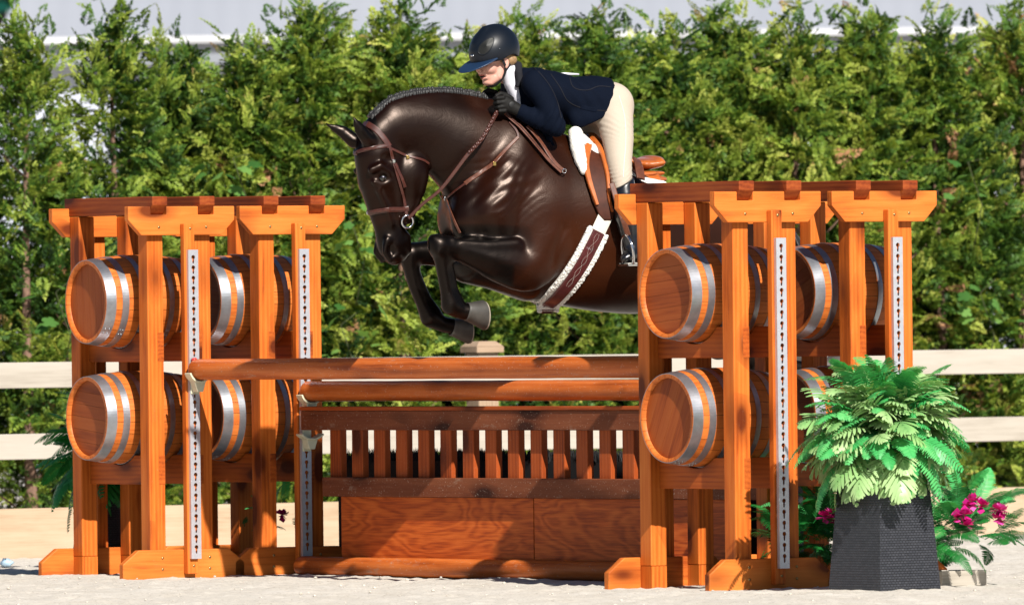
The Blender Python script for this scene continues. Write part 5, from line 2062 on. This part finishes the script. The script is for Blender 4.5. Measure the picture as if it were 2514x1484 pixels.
    shell = S.mesh("shell", M['helmet'], hl)
    # rim band + visor
    S = SDF((-.16, -.14, -.07), (.26, .14, .06), .0035)
    S.ell((.075, 0, .004), (.135, .098, .011), .004, rot=-.29)
    sl, X, Y, Z = S.reg((-.3, -.3, -.3), (.3, .3, .3))
    S.F[sl] = np.maximum(S.F[sl], (.050 - X)).astype(np.float32)
    S.mesh("visor", M['visor'], hl)
    hb = BVHTree.FromPolygons([v.co.copy() for v in shell.data.vertices], [tuple(p.vertices) for p in shell.data.polygons])
    hi = (HMAT @ HL_).inverted()
    def hh(px, py):
        o_ = hi @ CAMP; d_ = (hi.to_3x3() @ ray(px, py)).normalized()
        l, n_, _, _ = hb.ray_cast(o_, d_)
        return l, n_
    # vent mesh patch with a rim
    cen = (1194.5, 113.0)
    ring, rn = [], []
    for k in range(33):
        th = 2 * math.pi * k / 32
        a, b_ = 25.5 * math.cos(th), 12.5 * math.sin(th) * (1 - .25 * math.cos(th))
        ca, sa = math.cos(R(-49)), math.sin(R(-49))
        l, n_ = hh(cen[0] + a * ca - b_ * sa, cen[1] + a * sa + b_ * ca)
        ring.append(l + n_ * .0025); rn.append(n_)
    m = MB()
    cc = sum(ring[:-1], Vector()) / 32 + rn[0] * .0
    l, n_ = hh(*cen)
    m.add([l + n_ * .0065] + [r + n2 * .0005 for r, n2 in zip(ring[:-1], rn)], [(0, k + 1, (k + 1) % 32 + 1) for k in range(32)])
    m.build("vent_mesh", M['mesh'], hl)
    m = MB(); m.tube(ring, .0022, 6, caps=False); m.build("vent_rim", M['helmet'], hl)
    l, n_ = hh(1160, 137); m = MB(); m.ball(l + n_ * .001, (.006, .012, .0065), 14); m.build("badge", M['steel'], hl)
    l, n_ = hh(1226.5, 119.5); m = MB(); m.ball(l, (.0025, .0035, .0035), 8); m.build("rivet", M['steel'], hl)
    # chin harness
    def strap(nm, pts, w_):
        m = MB(); pts = [Vector(tuple(v)) for v in dens(pts, .008)]
        ribbon(m, pts, [(Vector((p.x * .2 + .0, p.y, p.z * .1))).normalized() for p in pts], w_, .004)
        return place(m.build(nm, M['strapblk'], rt))
    for sg in (1, -1):
        strap("chin_strap", [(.022, sg * .084, .012), (.004, sg * .080, -.022), (-.006, sg * .072, -.052), (.004, sg * .056, -.088), (.030, sg * .030, -.118), (.050, sg * .006, -.124)], .014)
        strap("chin_strap", [(-.075, sg * .070, .012), (-.040, sg * .076, -.026), (-.006, sg * .073, -.054)], .010)
    return rt


RIDER = build_rider()


def build_stirrup():
    for sg in (1, -1):
        rt = hroot("stirrup", "polished steel stirrup on a brown leather, holding the rider's near boot" if sg > 0 else "stirrup on the far side of the horse, hidden by its body", "stirrup")
        rt["group"] = "stirrups"
        c = Vector(H3(1541, 618, .385)); c.y *= sg
        m = MB()
        pts = []
        for k in range(25):
            th = math.pi * (-.06 + 1.12 * k / 24)
            pts.append(c + Vector((0.012 * math.sin(th), math.cos(th) * .060, .005 + math.sin(th) * .075 if math.sin(th) > 0 else .005 + math.sin(th) * .12)))
        b0 = c + Vector((-.004, .056, -.060)); b1 = c + Vector((-.004, -.056, -.060))
        pts = [b0] + pts + [b1]
        m.tube(pts, [.0075] + [.0065] * 25 + [.0075], 10); m.build("iron", M['steel'], rt)
        m = MB(); m.box(tuple(c + Vector((-.034, -.058, -.068))), tuple(c + Vector((.026, .058, -.058)))); m.build("tread", M['steel'], rt, .003)
        m = MB(); m.box(tuple(c + Vector((-.030, -.050, -.0579))), tuple(c + Vector((.022, .050, -.053)))); m.build("tread_pad", M['webbing'], rt, .002)
        top = c + Vector((0, 0, .080))
        m = MB(); pth = [Vector(H3(1502, 450, .330)), Vector(H3(1520, 512, .385)), Vector(H3(1532, 545, .400))]
        pth = [Vector((v.x, v.y * sg, v.z)) for v in pth] + [top + Vector((0, .006 * sg, .0))]
        pp = [Vector(tuple(v)) for v in dens([tuple(v) for v in pth], .02)]
        ribbon(m, pp, [Vector((.35, sg * .93, .1)).normalized()] * len(pp), .026, .006); m.build("leather", M['leather2'], rt)


build_stirrup()

# ================================================================ planters, ferns and flowers
M['fern'] = m_leaf("bright_fern", [(0, (.02, .26, .06)), (.5, (.08, .50, .14)), (1, (.22, .64, .22))], .25, .42, spec=.5)
M['olive'] = m_leaf("olive_frond", [(0, (.08, .28, .08)), (.5, (.28, .52, .18)), (1, (.46, .64, .30))], .18, .38, spec=.5)
M['darkfern'] = m_leaf("dark_fern", [(0, (.008, .10, .02)), (.6, (.02, .22, .04)), (1, (.07, .36, .09))], .2, .4, spec=.5)
M['petal'] = m_leaf("magenta_petal", [(0, (.55, .01, .20)), (.6, (.85, .02, .38)), (1, (.90, .12, .52))], .3, .5)


def m_wicker():
    t = NT("black_woven_planter")
    co = t.attr("grain")
    br = t.n("ShaderNodeTexBrick"); t.l(co, br.inputs[0])
    br.inputs["Scale"].default_value = 1.0
    br.inputs["Brick Width"].default_value = .019; br.inputs["Row Height"].default_value = .0115
    br.inputs["Mortar Size"].default_value = .0018; br.inputs["Mortar Smooth"].default_value = .6
    br.inputs["Color1"].default_value = (.055, .057, .068, 1); br.inputs["Color2"].default_value = (.036, .038, .047, 1); br.inputs["Mortar"].default_value = (.007, .0075, .009, 1)
    t.base(br.outputs[0]); t.set(Roughness=.34)
    inv = t.math('SUBTRACT', 1.0, br.outputs[1])
    t.bump(inv, .8, .004)
    return t.m


M['wicker'] = m_wicker()


def frond(rng, L, kind):
    """curved frond along +x drooping to -z. returns V,F(quads),tint"""
    V, F, T = [], [], []
    n = 26 if kind == 'fern' else 10
    droop = rng.uniform(.3, .9) * L
    tw = rng.normal(0, .15)
    def axis(t): return np.array([L * t * (1 - .22 * t), L * tw * t * t, .32 * L * t - droop * t * t * .75])
    base_t = rng.uniform(.25, .75)
    # stem
    prev = None
    for i in range(9):
        p = axis(i / 8); w_ = .0022 * (1 - .7 * i / 8)
        b = len(V); V.extend([p + [0, w_, 0], p - [0, w_, 0]]); T.extend([base_t * .6] * 2)
        if prev is not None: F.append([prev, prev + 1, b + 1, b])
        prev = b
    for i in range(n):
        t = .10 + .88 * i / (n - 1)
        p = axis(t); d = axis(min(t + .03, 1.03)) - p; d /= np.linalg.norm(d)
        up = np.array([0, 0, 1.]) - d * d[2]; up /= np.linalg.norm(up) + 1e-9
        s = np.cross(d, up)
        prof = math.sin(math.pi * min(1, (t * .80 + .18))) ** .7
        for sg in (-1, 1):
            if kind == 'fern':
                ln = L * .17 * prof * rng.uniform(.9, 1.1); wd = L * .014
                dirv = s * sg * .93 + d * .34 + up * (-.15 + rng.normal(0, .06))
                dirv /= np.linalg.norm(dirv); side = np.cross(dirv, up); side /= np.linalg.norm(side)
                b = len(V)
                V.extend([p - side * wd * .7, p + side * wd * .7, p + dirv * ln * .6 + side * wd, p + dirv * ln * .6 - side * wd, p + dirv * ln + side * wd * .25 - up * ln * .1, p + dirv * ln - side * wd * .25 - up * ln * .1])
                F.append([b, b + 1, b + 2, b + 3]); F.append([b + 3, b + 2, b + 4, b + 5])
                T.extend([np.clip(base_t + rng.normal(0, .07), 0, 1)] * 6)
            else:
                ln = L * .40 * prof * rng.uniform(.88, 1.1) * (.62 + .38 * (1 - t)); wd = L * .0215
                dirv = s * sg * (.90 - .45 * t) + d * (.45 + .6 * t) + up * rng.normal(-.05, .10)
                dirv /= np.linalg.norm(dirv); side = np.cross(dirv, up); side /= np.linalg.norm(side) + 1e-9
                k = 5; b = len(V)
                for j in range(k + 1):
                    q = j / k; ww = wd * (.35 + .85 * math.sin(math.pi * min(q * .72 + .12, 1)) if q < .99 else .32)
                    c = p + dirv * ln * q - up * ln * .22 * q * q
                    V.extend([c - side * ww + up * ww * .25, c + side * ww + up * ww * .25])
                    T.extend([np.clip(base_t + .35 * q + rng.normal(0, .04) - .1, 0, 1)] * 2)
                    if j: F.append([b + 2 * j - 2, b + 2 * j - 1, b + 2 * j + 1, b + 2 * j])
    return np.array(V), np.array(F), np.array(T)


def scatter_fronds(rng, n, L, kind, spread_el=(-35, 85), az=(0, 360), center=(0, 0, 0), squash=1.0):
    VV, FF, TT = [], [], []
    base = 0
    for i in range(n):
        l = L * rng.uniform(.75, 1.15)
        V, F, T = frond(rng, l, kind)
        th = R(rng.uniform(*az))
        s0, s1 = math.sin(R(spread_el[0])), math.sin(R(spread_el[1]))
        el = math.asin(rng.uniform(s0, s1))
        d = np.array([math.cos(th) * math.cos(el), math.sin(th) * math.cos(el), math.sin(el) * squash])
        Rm = rot_batch(d[None], np.array([rng.normal(0, .35)]))[0]
        start = np.array(center) + d * rng.uniform(.02, .16)
        W = V @ Rm.T
        # bend towards gravity
        r_ = np.linalg.norm(W, axis=1)
        W[:, 2] -= r_ ** 2 * rng.uniform(.10, .45)
        VV.append(W + start); FF.append(F + base); TT.append(T); base += len(V)
    return np.concatenate(VV), np.concatenate(FF), np.concatenate(TT)


def planter(loc, ang, a0=.181, a1=.142, h=.575, name_label=None):
    m = MB()
    n = 1
    fs = []
    for k in range(4):
        th0, th1 = math.pi / 4 + k * math.pi / 2, math.pi / 4 + (k + 1) * math.pi / 2
        q = math.sqrt(2)
        b0 = (math.cos(th0) * a0 * q, math.sin(th0) * a0 * q, 0); b1 = (math.cos(th1) * a0 * q, math.sin(th1) * a0 * q, 0)
        t0 = (math.cos(th0) * a1 * q, math.sin(th0) * a1 * q, h); t1 = (math.cos(th1) * a1 * q, math.sin(th1) * a1 * q, h)
        b = len(m.v)
        m.v += [Vector(b0), Vector(b1), Vector(t1), Vector(t0)]
        m.g += [(k * .7 - a0, 0, 0), (k * .7 + a0, 0, 0), (k * .7 + a1, h, 0), (k * .7 - a1, h, 0)]
        m.f.append([b, b + 1, b + 2, b + 3]); m.mi.append(0); m.sm.append(False)
    m.box((-a1 + .012, -a1 + .012, h - .05), (a1 - .012, a1 - .012, h - .04))
    return m


def build_potted(px, py, Y, ang, label, L=.375, kinds=(120, 230), seed=1, az=(0, 360), mat=('fern', 'olive'), h=.575):
    g = P(px, py, Y)
    rt = empty("potted_plant", (g.x, Y, 0), ang)
    tag(rt, label, "potted plant")
    planter(None, 0, h=h).build("planter", M['wicker'], rt)
    # raised rim and corner ribs
    rng = np.random.default_rng(seed)
    V, F, T = scatter_fronds(rng, kinds[0], L * .98, 'fern', (-50, 88), az, (0, 0, h + .16))
    np_mesh("fern_fronds", V, F, M[mat[0]], rt, False, {"tint": ('FLOAT', T)})
    V, F, T = scatter_fronds(rng, kinds[1], L * .84, 'olive', (-70, 80), az, (0, 0, h + .13))
    np_mesh("broad_fronds", V, F, M[mat[1]], rt, False, {"tint": ('FLOAT', T)})
    return rt


build_potted(2172, 1450, -2.62, R(38.5), "big mixed fern in a black woven planter in front of the rightmost stand", seed=4)
build_potted(285, 1395, 2.75, R(20), "green fern in a black planter behind the far left stand", kinds=(60, 10), seed=8, mat=('darkfern', 'darkfern'), L=.385, h=.44, az=(110, 270))


def flower_box(px, Y, ang, label, seed, n=24, L=.22):
    g = P(px, 1400, Y)
    rt = empty("flower_box", (g.x, Y, 0), ang)
    tag(rt, label, "flower box", "flower boxes")
    m = MB()
    for (a, b) in (((-.13, -.09, 0), (.13, -.075, .07)), ((-.13, .075, 0), (.13, .09, .07)), ((-.13, -.0745, 0), (-.115, .0745, .07)), ((.115, -.0745, 0), (.13, .0745, .07))):
        m.box(a, b)
    m.build("box", M['fence'], rt, .002)
    m = MB(); m.box((-.114, -.074, .0), (.114, .074, .055)); m.build("soil", M['black'], rt)
    rng = np.random.default_rng(seed)
    VV, FF, TT, base = [], [], [], 0
    for cx in (-.12, .02, .14):
        V, F, T = scatter_fronds(rng, max(n // 3, 2) + (12 if n > 20 else 0), L * 1.25, 'fern', (-22, 85), (0, 360), (cx, 0, .20))
        VV.append(V); FF.append(F + base); TT.append(T); base += len(V)
    np_mesh("fern_fronds", np.concatenate(VV), np.concatenate(FF), M['darkfern'], rt, False, {"tint": ('FLOAT', np.concatenate(TT))})
    V, F, T = scatter_fronds(rng, 16 if n > 20 else 3, L * 1.45, 'fern', (25, 85), (0, 360), (.02, -.05, .24))
    np_mesh("bright_fronds", V, F, M['fern'], rt, False, {"tint": ('FLOAT', T)})
    for k in range(9 if n > 20 else 2):
        cl_ = ((-.10, -.24, .31), (.14, -.22, .33), (.0, -.16, .40))[k % 3]
        c = np.array(cl_) + rng.normal(0, .024, 3)
        V, F, T = [], [], []
        for p in range(16):
            d = rng.normal(0, 1, 3); d[1] -= .8; d[2] += .5; d /= np.linalg.norm(d)
            s = np.cross(d, [0, 0, 1]); s /= np.linalg.norm(s); u = np.cross(s, d)
            l, w_ = rng.uniform(.034, .052), .019
            b = len(V)
            V.extend([c, c + d * l * .6 + s * w_, c + d * l + u * .006, c + d * l * .6 - s * w_]); F.append([b, b + 1, b + 2, b + 3]); T.extend([rng.random()] * 4)
        np_mesh("blossom", np.array(V), np.array(F), M['petal'], rt, False, {"tint": ('FLOAT', np.array(T))})
    return rt


flower_box(2338, -1.75, R(35), "low box of dark ferns and magenta flowers right of the black planter", 3)
flower_box(2010, -1.2, R(35), "low box of magenta flowers in the shade left of the black planter", 5)
flower_box(655, 2.75, R(32), "low flower box in shade behind the second stand", 7, 9, .13)

# crumpled scrap on the sand at the far left
rng = np.random.default_rng(2)
m = MB(); g = P(16, 1398, 4.6)
m.ball((0, 0, .018), (.034, .022, .020), 12)
m.v = [Vector((v.x + rng.normal(0, .004), v.y + rng.normal(0, .004), max(.0, v.z + rng.normal(0, .004)))) for v in m.v]
o = m.build("plastic_scrap", m_plain("pale_blue_plastic", (.42, .58, .72), .35)); o.location = (g.x, 4.6, .005)
tag(o, "small crumpled pale blue plastic scrap lying on the sand at far left", "litter")

# sand clods in the foreground: loose lumps kicked up along the feet
def clods():
    rng = np.random.default_rng(6)
    VV, FF = [], []
    n = 600
    base_v = []
    bm = bmesh.new(); bmesh.ops.create_icosphere(bm, subdivisions=1, radius=1.0)
    bv = np.array([v.co[:] for v in bm.verts]); bf = np.array([[v.index for v in f.verts] for f in bm.faces]); bm.free()
    x = rng.uniform(-3.2, 3.2, n); y = rng.uniform(-5.2, 7.0, n)
    s = rng.gamma(2.0, .0014, n) + .0012
    k = len(bv)
    V = bv[None] * (1 + rng.normal(0, .18, (n, k, 1))) * s[:, None, None] * np.array([1.2, 1.2, .8]) + np.stack([x, y, s * .25 + .004], 1)[:, None, :]
    F = bf[None] + (np.arange(n) * k)[:, None, None]
    o = np_mesh("sand_clods", V.reshape(-1, 3), F.reshape(-1, 3), bpy.data.materials["arena_sand"], None, True)
    tag(o, "loose clods of pale sand scattered over the arena", "sand clods", kind="stuff")


clods()
